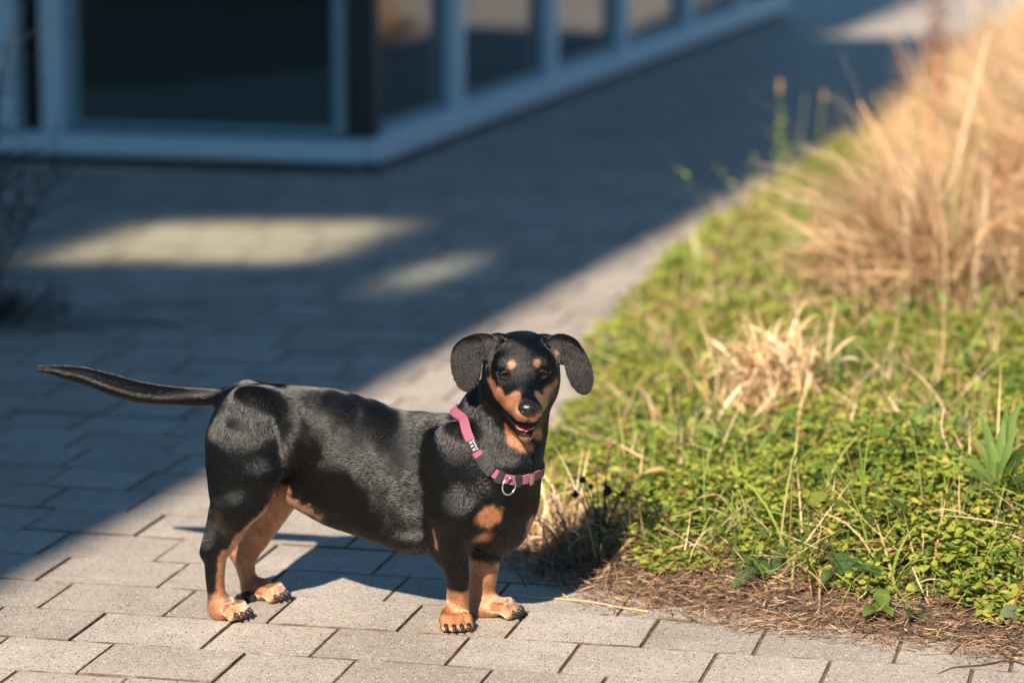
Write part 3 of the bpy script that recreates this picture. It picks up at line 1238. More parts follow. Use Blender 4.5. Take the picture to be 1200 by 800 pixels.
def coat_at(P, k=.7):
    nz_ = (vnoise(P[:, 0] * 1 + P[:, 2] * .7, P[:, 1] + P[:, 2] * .6, 260, 5) - .5) + (vnoise(P[:, 0] - P[:, 2], P[:, 1] + P[:, 2] * .9, 120, 6) - .5)
    C = np.tile(BLACK, (len(P), 1))
    lip = np.zeros(len(P))
    for col, a, b, r0, r1, soft in MARKS:
        ba = b - a
        l2 = ba @ ba + 1e-12
        t = np.clip(((P - a) @ ba) / l2, 0, 1)
        dist = np.linalg.norm(P - a - t[:, None] * ba, axis=1) - (r0 + (r1 - r0) * t)
        w = 1 - sstep(-soft * .6, soft * .6, dist + nz_ * soft * k)
        C = C * (1 - w[:, None]) + col * w[:, None]
        lip = np.maximum(lip, w) if col is LIP else lip * (1 - w)
    return C, lip


COAT, LIPW = coat_at(DV)
mot = .72 + .5 * vnoise(DV[:, 0] + DV[:, 1] * .6, DV[:, 2] + DV[:, 1] * .5, 90, 15)
COAT = COAT * mot[:, None]

M_COAT, nt_, p_ = new_mat('dog_skin')
a_ = nt_.nodes.new('ShaderNodeAttribute')
a_.attribute_name = 'tint'
nt_.links.new(a_.outputs['Color'], p_.inputs['Base Color'])
p_.inputs['Roughness'].default_value = 0.6
p_.inputs['Specular IOR Level'].default_value = 0.12

dog = empty('dog', DOG_O, -YAW)
tag(dog, 'black and tan dachshund in a pink collar standing on the sunlit paving', 'dog')
body = link_mesh('body', np_mesh('body', DV, DQ, smooth=True, cols=COAT), M_COAT, dog)

# ---- short fur as hair strands lying along the coat
FN = np.zeros_like(DV)
P4 = DV[DQ]
fnrm = np.cross(P4[:, 2] - P4[:, 0], P4[:, 3] - P4[:, 1])
farea = np.linalg.norm(fnrm, axis=1)
for i in range(4):
    np.add.at(FN, DQ[:, i], fnrm)
FN /= np.linalg.norm(FN, axis=1)[:, None] + 1e-12
NH = 430000
wgt = farea * (1.0 + 1.2 * (HLEN[DQ].mean(1) < .65))
fi = rng.choice(len(DQ), NH, p=wgt / wgt.sum())
b1, b2 = rng.random(NH), rng.random(NH)
q = DQ[fi]


def bil(A):
    return (A[q[:, 0]].T * (1 - b1) * (1 - b2) + A[q[:, 1]].T * b1 * (1 - b2) + A[q[:, 2]].T * b1 * b2 + A[q[:, 3]].T * (1 - b1) * b2).T


root, nrm, flw, hln, colr, lipw = bil(DV), bil(FN), bil(FLOW), bil(HLEN), bil(COAT), bil(LIPW)
ok = (root[:, 2] > .004) & (lipw < .4)
root, nrm, flw, hln, colr = root[ok], nrm[ok], flw[ok], hln[ok], colr[ok]
colr = coat_at(root + rng.normal(0, .0021, root.shape))[0]      # black and tan hairs mingle at the borders
mot = .62 + .62 * vnoise(root[:, 0] + root[:, 1] * .6, root[:, 2] + root[:, 1] * .5, 90, 15)
colr = colr * mot[:, None]
NH = len(root)
can_ = np.abs(((root - H0) @ HM)[:, 0])
ear_ = (can_ > .049) & (root[:, 2] > .28) & (root[:, 0] > .12)
nrm /= np.linalg.norm(nrm, axis=1)[:, None] + 1e-9
tan_ = flw - nrm * (flw * nrm).sum(1)[:, None]
tn = np.linalg.norm(tan_, axis=1)[:, None]
tan_ /= tn + 1e-3
side = np.cross(nrm, tan_)
# little whorls so the coat does not lie ruler straight
hw_ = sstep(.60, .50, hln) * (root[:, 2] > .2) * np.where(ear_, .6, 1.0)
wob = rng.normal(0, .2, NH) * hw_ + (vnoise(root[:, 0] + root[:, 1], root[:, 2] - root[:, 1], 45, 8) - .5) * .35 * sstep(-.24, -.18, root[:, 0]) + rng.normal(0, .045, NH) + (vnoise(root[:, 0], root[:, 2] + root[:, 1], 16, 9) - .5) * .45 * sstep(-.24, -.18, root[:, 0])
dr = tan_ * np.cos(wob)[:, None] + side * np.sin(wob)[:, None]
ln = .0049 * hln * np.where(ear_, .7, 1.0) * rng.uniform(.7, 1.2, NH)
headw = sstep(.60, .50, hln)
lift = rng.uniform(.04, .13, NH) + headw * rng.uniform(0, .14, NH) * np.where(ear_, .6, 1) + sstep(-.20, -.26, root[:, 0]) * rng.uniform(.0, .35, NH)
HPt = np.zeros((NH, 4, 3), np.float32)
for k, t in enumerate((0, .33, .67, 1.0)):
    HPt[:, k] = root + nrm * (ln * (lift * (1.25 * t - .75 * t * t)) - .00008 + .00030 * min(1, t * 2.2))[:, None] + dr * (ln * t)[:, None]
cv = bpy.data.hair_curves.new('fur')
cv.add_curves([4] * NH)
cv.attributes['position'].data.foreach_set('vector', HPt.ravel())
ra = cv.attributes.get('radius') or cv.attributes.new('radius', 'FLOAT', 'POINT')
ra.data.foreach_set('value', np.tile(np.array([.000105, .00010, .00008, .00003], np.float32), NH))
ca = cv.attributes.new('tint', 'FLOAT_COLOR', 'CURVE')
c4 = np.ones((NH, 4), np.float32)
c4[:, :3] = np.clip(colr * rng.uniform(.5, 1.45, (NH, 1)), 0.002, .9)
ca.data.foreach_set('color', c4.ravel())
M_FUR, nt_, p_ = new_mat('short_fur')
nt_.nodes.remove(p_)
hb = nt_.nodes.new('ShaderNodeBsdfHairPrincipled')
hb.parametrization = 'COLOR'
a_ = nt_.nodes.new('ShaderNodeAttribute')
a_.attribute_name = 'tint'
nt_.links.new(a_.outputs['Color'], hb.inputs['Color'])
hb.inputs['IOR'].default_value = 1.58
hb.inputs['Roughness'].default_value = .125
hb.inputs['Radial Roughness'].default_value = .24
nt_.links.new(hb.outputs[0], nt_.nodes['Material Output'].inputs['Surface'])
cv.materials.append(M_FUR)
fur = bpy.data.objects.new('fur', cv)
COL.objects.link(fur)
fur.parent = dog

# ---- eyes, nose, tongue, claws
M_EYE = simple('brown_iris', (.13, .050, .018), .04, spec=1.0)
M_PUP = simple('pupil', (.003, .003, .003), .05, spec=.8)
M_NOSE = simple('wet_nose', (.008, .0075, .008), .30, spec=.6, bump=.2, nscale=700)
M_TONGUE = simple('tongue', (.62, .16, .17), .30, spec=.5, noise=.15, nscale=300)
M_CLAW = simple('black_claw', (.016, .014, .013), .42, spec=.4)
M_LID = simple('eyelid', (.008, .007, .007), .6, spec=.2)


def dog_ball(name, c, r, mat, parent=None, rot=None, seg=20):
    bm = bmesh.new()
    bmesh.ops.create_uvsphere(bm, u_segments=seg, v_segments=seg // 2 + 2, radius=1)
    rr = np.broadcast_to(np.asarray(r, float), (3,))
    Rm = HM if rot is None else rot
    for v in bm.verts:
        v.co = Vector(Rm @ (np.array(v.co) * rr) + c)
    o = link_mesh(name, bm_mesh(name, bm, True), mat, parent or dog)
    return o


for s in (-1, 1):
    ec = H(s * .0228, .0078, .0002)
    e = dog_ball('eye', ec - HM @ np.array([0, .0010, .0004]), (.0080, .0080, .0056), M_EYE)
    look = HM @ np.array([s * .10, 1, .02])
    look /= np.linalg.norm(look)
    dog_ball('pupil', ec + look * .0058 - HM @ np.array([0, .0010, .0004]), .0030, M_PUP, e)
    for nm, zz, yy, rr in (('upper_eyelid', .0057, .0082, .0028), ('lower_eyelid', -.0036, .0080, .0020)):
        pts = [H(s * (.0228 - .0098), .0128, -.0004)]
        for t in np.linspace(-.75, .75, 6):
            pts.append(H(s * (.0228 + .0092 * t), .0078 + yy * (1 - .42 * t * t), zz * (1 - t * t) - .0004 * t + .0))
        pts.append(H(s * (.0228 + .0096), .0098, .0002))
        V, Fs = tube_arrays(pts, [rr * .6] + [rr] * 6 + [rr * .6], 8)
        link_mesh(nm, np_mesh(nm, V, Fs, smooth=True), M_LID, e)

# nose leather: a wide pad with two nostrils and a groove
bm = bmesh.new()
bmesh.ops.create_uvsphere(bm, u_segments=40, v_segments=28, radius=1)
for v in bm.verts:
    x, y, z = v.co
    w = .0132 * (1.0 + .10 * z)
    px_, py_, pz_ = x * w, y * .0105 + .0, z * .0098
    if y > -.2:
        for s in (-1, 1):
            d2_ = ((px_ - s * .0062) / .0030) ** 2 + ((pz_ + .0012) / .0026) ** 2
            py_ -= .0062 * math.exp(-d2_ * 1.3) * (1 if y > 0 else 0)
            d3_ = ((px_ - s * .0105) / .0030) ** 2 + ((pz_ + .0030) / .0014) ** 2
            py_ -= .0030 * math.exp(-d3_ * 1.3) * (1 if y > 0 else 0)
        py_ -= .0022 * math.exp(-(px_ / .0012) ** 2) * (1 if z < .1 and y > 0 else 0)
    v.co = Vector(H(px_ + .0005, .0765 + py_, -.0265 + pz_))
link_mesh('nose', bm_mesh('nose', bm, True), M_NOSE, dog)

# tongue lying in the lower jaw
TV, TF = [], []
nu, nv = 14, 9
for i in range(nu):
    t = i / (nu - 1)
    for j in range(nv):
        s = j / (nv - 1) * 2 - 1
        w = .0118 * math.sqrt(max(0.02, 1 - max(0, (t - .55) / .45) ** 2.2))
        TV.append(H(s * w, .018 + .0360 * t, -.0605 - .0012 * t * t + .0016 * s * s - .0003 * math.exp(-(s / .2) ** 2)))
for i in range(nu - 1):
    for j in range(nv - 1):
        a = i * nv + j
        TF.append((a, a + 1, a + nv + 1, a + nv))
n0 = len(TV)
TV += [p - HM @ np.array([0, 0, .0026]) for p in TV]
TF += [tuple(n0 + k for k in reversed(f)) for f in TF]
for j in range(nv - 1):
    a = (nu - 1) * nv + j
    TF.append((a, a + 1, n0 + a + 1, n0 + a))
for i in range(nu - 1):
    for j in (0, nv - 1):
        a = i * nv + j
        TF.append((a, a + nv, n0 + a + nv, n0 + a) if j else (a + nv, a, n0 + a, n0 + a + nv))
link_mesh('tongue', np_mesh('tongue', TV, np.array(TF), smooth=True), M_TONGUE, dog)

for t, f, z in CLAWS:
    pts = [t - f * .004, t + f * .002 + z * .0012, t + f * .0054 - z * .0004, t + f * .0086 - z * .0046]
    V, Fs = tube_arrays(pts, [.0030, .0031, .0024, .0008], 8)
    V[:, 2] = np.maximum(V[:, 2], .0012)
    link_mesh('claw', np_mesh('claw', V, Fs, smooth=True), M_CLAW, dog)
# dark pads under the heels
for c, ang in ((on_ground(250, 722), -14), (on_ground(288, 705), -8)):
    c = to_dog(c)
    dog_ball('pad', c + np.array([.004, 0, .008]), (.012, .010, .008), M_CLAW, rot=np.eye(3))

#@@COLLAR
# ================================================================== THE COLLAR (hangs round the neck, a thing of its own)
COLP = [(543.8, 498), (549, 512), (556, 527), (565, 541), (576, 552.5), (590, 560), (605, 562.5), (618, 560), (626, 556)]
NA = 120


def grad(P):
    g = np.stack([body_sdf(P + e) - body_sdf(P - e) for e in np.eye(3) * .0015], -1)
    return g / (np.linalg.norm(g, axis=-1, keepdims=True) + 1e-9)


ctl = [p for p in (hit(*q) for q in COLP) if p is not None]
ctl += [D(633, 546, .055), D(628, 515, .088), D(600, 488, .100), D(566, 480, .085), D(548, 483, .058)]
ctl = np.array(ctl)
nC = len(ctl)
sp = []
for i in range(nC):
    p0, p1, p2, p3 = ctl[i - 1], ctl[i], ctl[(i + 1) % nC], ctl[(i + 2) % nC]
    for t in np.linspace(0, 1, 20, endpoint=False):
        sp.append(.5 * (2 * p1 + (p2 - p0) * t + (2 * p0 - 5 * p1 + 4 * p2 - p3) * t * t + (3 * p1 - p0 - 3 * p2 + p3) * t ** 3))
sp = np.array(sp)
cl_ = np.concatenate([[0], np.cumsum(np.linalg.norm(np.diff(np.vstack([sp, sp[:1]]), axis=0), axis=1))])
sp = np.vstack([sp, sp[:1]])
ring = np.stack([np.interp(np.arange(NA) / NA * cl_[-1], cl_, sp[:, k]) for k in range(3)], 1)
for it in range(24):                                      # lay the strap on the coat, taut where it can be
    sd0 = body_sdf(ring)
    ring = ring + grad(ring) * np.where(sd0 < .0022, .0022 - sd0, np.minimum(0, (.0022 - sd0) * .25))[:, None]
    if it < 20:
        ring = (np.roll(ring, 1, 0) + 3 * ring + np.roll(ring, -1, 0)) / 5
tang = np.roll(ring, -1, 0) - np.roll(ring, 1, 0)
tang /= np.linalg.norm(tang, axis=1)[:, None]
outn = grad(ring)
for _ in range(8):
    outn = (np.roll(outn, 1, 0) + outn + np.roll(outn, -1, 0)) / 3
outn -= tang * (outn * tang).sum(1)[:, None]
outn /= np.linalg.norm(outn, axis=1)[:, None]
wid = np.cross(outn, tang)


def cam_px(p):
    w = DROT.T @ p + DOG_O
    c, s = math.cos(PITCH), math.sin(PITCH)
    f = c * w[1] - s * (w[2] - CAM_H)
    return 600 + FPX * w[0] / f, 400 - FPX * (s * w[1] + c * (w[2] - CAM_H)) / f


PXR = np.array([cam_px(p) for p in ring])
front = np.array([(DROT.T @ outn[i])[1] < .35 for i in range(NA)])


def nearest(px, py):
    d = np.hypot(PXR[:, 0] - px, PXR[:, 1] - py) + np.where(front, 0, 1e3)
    return int(np.argmin(d))


print('collar px', [tuple(np.round(PXR[nearest(*p)], 0)) for p in COLP])
M_WEB, nt_, p_ = new_mat('pink_webbing')
tc_ = nt_.nodes.new('ShaderNodeTexCoord')
wv_ = nt_.nodes.new('ShaderNodeTexWave')
wv_.inputs['Scale'].default_value = 260
wv_.inputs['Distortion'].default_value = .6
nt_.links.new(tc_.outputs['Object'], wv_.inputs['Vector'])
rp_ = ramp(nt_, [(0, (.22, .055, .095)), (1, (.33, .095, .145))])
nt_.links.new(wv_.outputs['Fac'], rp_.inputs[0])
nt_.links.new(rp_.outputs[0], p_.inputs['Base Color'])
p_.inputs['Roughness'].default_value = .8
bb_ = nt_.nodes.new('ShaderNodeBump')
bb_.inputs['Strength'].default_value = .5
bb_.inputs['Distance'].default_value = .0006
nt_.links.new(wv_.outputs['Fac'], bb_.inputs['Height'])
nt_.links.new(bb_.outputs[0], p_.inputs['Normal'])
M_PLASTIC = simple('black_plastic', (.018, .018, .019), .5, spec=.35)
M_STEEL = simple('polished_steel', (.72, .70, .67), .22, metal=1.0)
M_WHITE = simple('white_print', (.75, .75, .75), .7)

collar = empty('dog_collar', DOG_O, -YAW)
tag(collar, 'pink webbing collar with black buckle and metal ring on the dog\'s neck', 'collar')


def band(name, i0, n, half, t0, t1, mat, parent, swell=0.0):
    """a piece that follows the strap over n samples from i0"""
    V, F = [], []
    closed = n >= NA
    m = NA if closed else n + 1
    for a in range(m):
        i = (i0 + a) % NA
        e = 1.0
        if not closed and swell:
            e = 1 + swell * math.sin(math.pi * a / n)
        for (w, o) in ((-1, t0), (1, t0), (1, t1), (-1, t1)):
            ins = .93 if o == t1 else 1.0
            V.append(ring[i] + wid[i] * half * w * e * ins + outn[i] * o)
    for a in range(m if closed else m - 1):
        b = (a + 1) % m
        for k in range(4):
            k2 = (k + 1) % 4
            F.append((a * 4 + k, a * 4 + k2, b * 4 + k2, b * 4 + k))
    if not closed:
        F.append((0, 1, 2, 3))
        F.append(tuple((m - 1) * 4 + k for k in (3, 2, 1, 0)))
    me = np_mesh(name, V, np.array(F))
    bm = bmesh.new()
    bm.from_mesh(me)
    bmesh.ops.recalc_face_normals(bm, faces=bm.faces)
    bm.to_mesh(me)
    bm.free()
    return link_mesh(name, me, mat, parent)


band('strap', 0, NA, .0065, -.0008, .0013, M_WEB, collar)
ib0, ib1 = sorted((nearest(562, 535), nearest(577, 553)))
if ib1 - ib0 > NA / 2:
    ib0, ib1 = ib1, ib0 + NA
bk = band('buckle', ib0, max(ib1 - ib0, 4), .0082, .0008, .0058, M_PLASTIC, collar)
mid_ = (ib0 + ib1) // 2
band('clasp', ib0 + 2, max(ib1 - ib0 - 4, 2), .0050, .0058, .0076, M_PLASTIC, bk)
for nm, p, hf_, mt in (('slider', (583, 556.5), .0092, M_PLASTIC), ('keeper', (602, 562.5), .0088, M_PLASTIC), ('slider', (618, 560), .0090, M_STEEL)):
    band(nm, nearest(*p), 2, hf_, .0004, .0040, mt, collar)
il0, il1 = sorted((nearest(550.5, 515.5), nearest(557.5, 529)))
lb = band('label', il0, max(il1 - il0, 3), .0066, .0010, .0027, M_PLASTIC, collar)
# the small white print on the label: two short rows of signs
for row, (w0, n_) in enumerate(((-.0020, 3), (.0024, 5))):
    bm = bmesh.new()
    for c_ in range(n_):
        f_ = (c_ + .6) / (n_ + .2)
        x_ = il0 + (il1 - il0) * f_
        i = int(x_) % NA
        fr_ = x_ - int(x_)
        b_ = ring[i] * (1 - fr_) + ring[(i + 1) % NA] * fr_ + outn[i] * .0029 + wid[i] * w0
        hh, ww = (.0018, .0009) if row == 0 else (.0008, .0005)
        segs = ((-1, -1, -1, 1), (-1, 1, 1, 1), (1, 1, 1, -1)) if c_ % 2 == 0 else ((-1, -1, 1, 1), (1, -1, -1, 1), (-1, -1, -1, 1))
        for (u0, v0_, u1, v1) in segs:
            a = b_ + tang[i] * ww * u0 + wid[i] * hh * v0_
            e = b_ + tang[i] * ww * u1 + wid[i] * hh * v1
            dd = e - a
            s_ = np.cross(outn[i], dd)
            s_ = s_ / np.linalg.norm(s_) * .00028
            vs_ = [bm.verts.new(Vector(v)) for v in (a - s_, a + s_, e + s_, e - s_)]
            bm.faces.new(vs_)
    link_mesh('lettering', bm_mesh('lettering', bm), M_WHITE, lb)
# the ring: hangs from the strap, tilted
ir = nearest(597, 561.5)
c0 = ring[ir] + outn[ir] * .0050
dn = -np.array([0, 0, 1.0]) - outn[ir] * (-outn[ir][2])
dn /= np.linalg.norm(dn)
sd = np.cross(dn, outn[ir])
sd = sd * .86 + outn[ir] * .5
sd /= np.linalg.norm(sd)
rc = c0 + dn * .0068 + outn[ir] * .002
pts = [rc + (-dn) * .0112 * math.cos(t) + sd * .0104 * math.sin(t) for t in np.linspace(0, 2 * math.pi, 41)]
tube('ring', pts, .00125, M_STEEL, collar, 8)

#@@PLANTS
# ================================================================== THE VERGE
gx = np.concatenate([np.arange(-.25, 2.2, .025), np.arange(2.2, 9, .15)])
gy = np.concatenate([np.arange(3.0, 6.5, .025), np.arange(6.5, 20, .08)])
GX, GYY = np.meshgrid(gx, gy, indexing='ij')
gd = verge_dist(GX, GYY)
gz_ = verge_z(GX, GYY)
nxg, nyg = GX.shape
ii = np.arange(nxg * nyg).reshape(nxg, nyg)
Qg = np.stack([ii[:-1, :-1], ii[1:, :-1], ii[1:, 1:], ii[:-1, 1:]], -1).reshape(-1, 4)
kq = (gd.reshape(-1)[Qg].max(1) > -.10)
o = link_mesh('verge_ground', np_mesh('verge_ground', np.stack([GX, GYY, gz_], -1).reshape(-1, 3), Qg[kq], smooth=True), M_SOIL)
tag(o, kind='structure', label='brown soil of the planted verge')


def on_verge(px, py):
    d = ray(px, py)
    t = 3.4 / d[1]
    p = np.array([0, 0, CAM_H]) + d * t
    for _ in range(4000):
        p = np.array([0, 0, CAM_H]) + d * t
        if p[2] <= max(float(verge_z(p[0], p[1])), 0.0):
            break
        t += .006
    return p


def scatter(n, y0, y1, marg=.16, bias=0.0):
    """points of the verge that the camera, or one a step aside, can see"""
    n = int(n * 1.3)
    y = y0 + (y1 - y0) * rng.random(n) ** (1 + bias)
    h_ = 0.1715 * y + marg
    x = -h_ + rng.uniform(0, 1, n) * (2 * h_ + .62)
    k = x > -.3
    return x[k], y[k]


def ribbons(base, head, lean, length, width, bend, tint0, tint1, seg=4, twist=None, taper=1.0):
    """curved blades; arrays per blade. lean: start angle from upright, bend: further turn along the blade"""
    n = len(base)
    t = np.linspace(0, 1, seg + 1)
    th = lean[:, None] + bend[:, None] * t[None] ** 1.3
    st = length[:, None] / seg
    dx = np.sin(th) * st
    dz = np.cos(th) * st
    cxs = np.concatenate([np.zeros((n, 1)), np.cumsum((dx[:, 1:] + dx[:, :-1]) / 2, 1)], 1)
    czs = np.concatenate([np.zeros((n, 1)), np.cumsum((dz[:, 1:] + dz[:, :-1]) / 2, 1)], 1)
    hx_, hy_ = np.cos(head), np.sin(head)
    mid = np.stack([base[:, 0:1] + hx_[:, None] * cxs, base[:, 1:2] + hy_[:, None] * cxs, base[:, 2:3] + czs], -1)
    tw = (twist if twist is not None else np.zeros(n))[:, None] * t[None]
    wv = width[:, None] * (1 - taper * t[None] ** 2.2 * .92) * .5
    sx, sy = -hy_[:, None] * np.cos(tw), hx_[:, None] * np.cos(tw)
    sz = np.sin(tw)
    sv = np.stack([sx, sy, sz], -1) * wv[..., None]
    V = np.stack([mid - sv, mid + sv], 2).reshape(-1, 3)
    per = (seg + 1) * 2
    b = (np.arange(n) * per)[:, None, None]
    k = (np.arange(seg) * 2)[None, :, None]
    F = (b + k + np.array([0, 1, 3, 2])[None, None]).reshape(-1, 4)
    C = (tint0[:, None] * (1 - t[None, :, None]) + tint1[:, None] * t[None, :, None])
    C = np.repeat(C[:, :, None], 2, 2).reshape(-1, 3)
    return V, F, C


def leaves(pos, head, tilt, roll_, size, aspect, tint, fold=.25):
    """small rounded leaves, folded a little along the midrib: six points each"""
    n = len(pos)
    P = np.array([(0, 0, 0), (.30, -.46, 1), (.72, -.40, 1), (1.0, 0, 0.15), (.72, .40, 1), (.30, .46, 1)])
    u = P[None, :, 0] * size[:, None]
    v = P[None, :, 1] * size[:, None] * aspect[:, None]
    w = np.abs(P[None, :, 1]) * size[:, None] * fold * P[None, :, 2] - .12 * size[:, None] * (P[None, :, 0] ** 2)
    cr, sr = np.cos(roll_)[:, None], np.sin(roll_)[:, None]
    v, w = v * cr - w * sr, v * sr + w * cr
    ct, st = np.cos(tilt)[:, None], np.sin(tilt)[:, None]
    u, w = u * ct - w * st, u * st + w * ct
    ch_, sh_ = np.cos(head)[:, None], np.sin(head)[:, None]
    V = np.stack([pos[:, 0:1] + u * ch_ - v * sh_, pos[:, 1:2] + u * sh_ + v * ch_, pos[:, 2:3] + w], -1).reshape(-1, 3)
    b = (np.arange(n) * 6)[:, None, None]
    F = (b + np.array([[0, 1, 2, 3], [0, 3, 4, 5]])[None]).reshape(-1, 4)
    return V, F, np.repeat(tint, 6, 0)


def pick(cols, n, var=.18, weights=None):
    c = np.array(cols)[rng.choice(len(cols), n, p=weights)]
    return np.clip(c * rng.uniform(1 - var, 1 + var, (n, 1)) * rng.uniform(.94, 1.06, (n, 3)), .004, .9)


def dryness(x, y, d):
    """0 green mat, 1 tall dry grass: far and well inside the verge"""
    w = y + .25 + .6 * sstep(.35, 1.0, x) + .9 * (vnoise(x, y, 2.2, 11) - .5) + .35 * (vnoise(x, y, 7, 12) - .5)
    return sstep(5.75, 6.7, w) * sstep(.10, .42, d - .30 * sstep(9.5, 7.0, y))


# ---- ground cover
def ground_cover(n, y0, y1, s0, s1, marg):
    x, y = scatter(n, y0, y1, marg)
    d = verge_dist(x, y) + .10 * (vnoise(x, y, 9, 21) - .5) + .05 * (vnoise(x, y, 25, 22) - .5)
    near = sstep(4.5, 4.1, y)
    k = (d > .015 + .115 * near) & (rng.random(len(x)) > .88 * dryness(x, y, d))
    k &= (vnoise(x, y, 13, 23) + .6 * vnoise(x, y, 40, 24) > .58) | (rng.random(len(x)) < .22)
    # the patch in the dog's shade carries little
    k &= ~((np.hypot(x - .10, (y - 4.28) * .8) < .13) & (rng.random(len(x)) < .8))
    x, y, d = x[k], y[k], d[k]
    m = len(x)
    top = (.012 + .045 * vnoise(x, y, 6, 25) + .035 * vnoise(x, y, 15, 26)) * sstep(0, .14, d - .09 * sstep(4.5, 4.1, y))
    z = np.maximum(verge_z(x, y), .002) + .004 + top * rng.random(m) ** .5
    pal = [(.29, .33, .05), (.36, .38, .06), (.42, .42, .08), (.22, .29, .055), (.13, .20, .045), (.50, .40, .09), (.36, .19, .09)]
    cl = vnoise(x, y, 5, 27)
    c = pick(pal, m, .2, [.30, .24, .10, .19, .09, .03, .05])
    dk = pick(pal[3:5], m)
    sw = (rng.random(m) < sstep(.62, .85, cl) * .75)[:, None]
    c = np.where(sw, dk, c)
    size = rng.uniform(s0, s1, m) * (.7 + .6 * vnoise(x, y, 11, 28))
    return leaves(np.column_stack([x, y, z]), rng.uniform(0, 2 * math.pi, m), rng.uniform(-.45, .35, m), rng.normal(0, .35, m), size, rng.uniform(.7, 1.15, m), c)


g1 = ground_cover(150000, 3.6, 5.7, .0075, .0155, .16)
g2 = ground_cover(60000, 5.7, 9.5, .011, .024, .22)
V, F = merge_arrays([(g1[0], [g1[1]]), (g2[0], [g2[1]])])
print('cover leaves', len(V) // 6)
o = link_mesh('ground_cover_leaves', np_mesh('ground_cover_leaves', V, F, cols=np.vstack([g1[2], g2[2]])), M_LEAF)
tag(o, 'low yellow green creeping weeds covering the verge', kind='stuff')

# ---- longer leaves of other weeds standing out of the mat
x, y = scatter(9000, 3.8, 8.5, .16)
d = verge_dist(x, y)
k = (d > .10 + .12 * sstep(4.5, 4.1, y)) & (vnoise(x, y, 7, 71) > .52) & (rng.random(len(x)) > .9 * dryness(x, y, d))
k &= ~(np.hypot(x - .10, y - 4.28) < .12)
x, y, d = x[k], y[k], d[k]
m = len(x)
z = verge_z(x, y) + .012 + .075 * rng.random(m) * sstep(.05, .3, d) * (.4 + vnoise(x, y, 5, 72))
c = pick([(.16, .25, .05), (.24, .31, .06), (.34, .36, .08), (.10, .17, .04), (.42, .30, .12)], m, .2, [.3, .3, .17, .15, .08])
wl_ = leaves(np.column_stack([x, y, z]), rng.uniform(0, 2 * math.pi, m), rng.uniform(-.2, 1.1, m), rng.normal(0, .5, m), rng.uniform(.018, .042, m), rng.uniform(.35, .65, m), c, .35)
# sprigs: upright stems with leaves set round them, taller along the path at the back
x, y = scatter(1500, 3.9, 8.8, .14)
d = verge_dist(x, y)
k = (d > .06 + .14 * sstep(4.5, 4.1, y)) & ((vnoise(x, y, 3, 73) > .55) | ((d < .5) & (y > 5.2))) & (rng.random(len(x)) < .45) & (dryness(x, y, d) < .6)
k &= ~(np.hypot(x - .10, y - 4.28) < .15)
x, y, d = x[k], y[k], d[k]
sp_, cs_ = [], []
hs_ = rng.uniform(.05, .13, len(x)) * (1 + .9 * sstep(5.2, 6.5, y))
n_l = 13
t_ = np.tile(np.linspace(.15, 1, n_l), len(x))
lx, ly = rng.normal(0, .35, len(x)), rng.normal(0, .35, len(x))
rep = lambda a: np.repeat(a, n_l)
zb = verge_z(x, y)
P_s = np.column_stack([rep(x) + rep(lx * hs_) * t_ ** 1.5, rep(y) + rep(ly * hs_) * t_ ** 1.5, rep(zb) + rep(hs_) * t_])
ms = len(P_s)
tone = pick([(.22, .30, .05), (.30, .36, .07), (.15, .23, .05), (.38, .38, .09)], len(x), .15)
sz_ = rep(rng.uniform(.016, .032, len(x)) * (1 + .3 * sstep(5.2, 6.5, y))) * (1.1 - .55 * t_)
wl2 = leaves(P_s, rng.uniform(0, 2 * math.pi, ms), rng.uniform(-.3, .7, ms), rng.normal(0, .3, ms), sz_, rng.uniform(.45, .75, ms), np.repeat(tone, n_l, 0) * rng.uniform(.8, 1.2, (ms, 1)), .3)
stm = ribbons(np.column_stack([x, y, zb]), np.arctan2(ly, lx), np.full(len(x), .05), hs_ * 1.05, np.full(len(x), .0022), np.hypot(lx, ly) * .9, tone * .7, tone * .9, 4)
V, F = merge_arrays([(wl_[0], [wl_[1]]), (wl2[0], [wl2[1]]), (stm[0], [stm[1]])])
o = link_mesh('weed_leaves', np_mesh('weed_leaves', V, F, cols=np.vstack([wl_[2], wl2[2], stm[2]])), M_LEAF)
tag(o, 'longer mixed weed leaves standing out of the low ground cover', kind='stuff')

# ---- green grass
x, y = scatter(22000, 3.8, 9.0, .16, .35)
d = verge_dist(x, y)
gn = vnoise(x, y, 3.2, 31) * .6 + .4 * vnoise(x, y, 9, 32)
k = (d > .14) & (gn > .47 - .14 * sstep(.3, .7, x)) & (rng.random(len(x)) > .75 * dryness(x, y, d))
k &= ~(np.hypot(x - .10, y - 4.28) < .12)
x, y = x[k], y[k]
m = len(x)
b_ = np.column_stack([x, y, verge_z(x, y)])
c = pick([(.16, .25, .045), (.24, .33, .06), (.33, .38, .08), (.50, .42, .16)], m, .2, [.35, .35, .2, .1])
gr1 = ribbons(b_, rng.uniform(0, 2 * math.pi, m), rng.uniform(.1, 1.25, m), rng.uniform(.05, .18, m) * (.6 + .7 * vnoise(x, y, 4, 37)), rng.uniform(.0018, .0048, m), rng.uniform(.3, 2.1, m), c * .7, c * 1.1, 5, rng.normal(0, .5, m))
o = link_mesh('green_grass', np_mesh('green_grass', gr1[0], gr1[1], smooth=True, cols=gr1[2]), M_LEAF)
tag(o, 'thin green grass blades growing through the ground cover', kind='stuff')

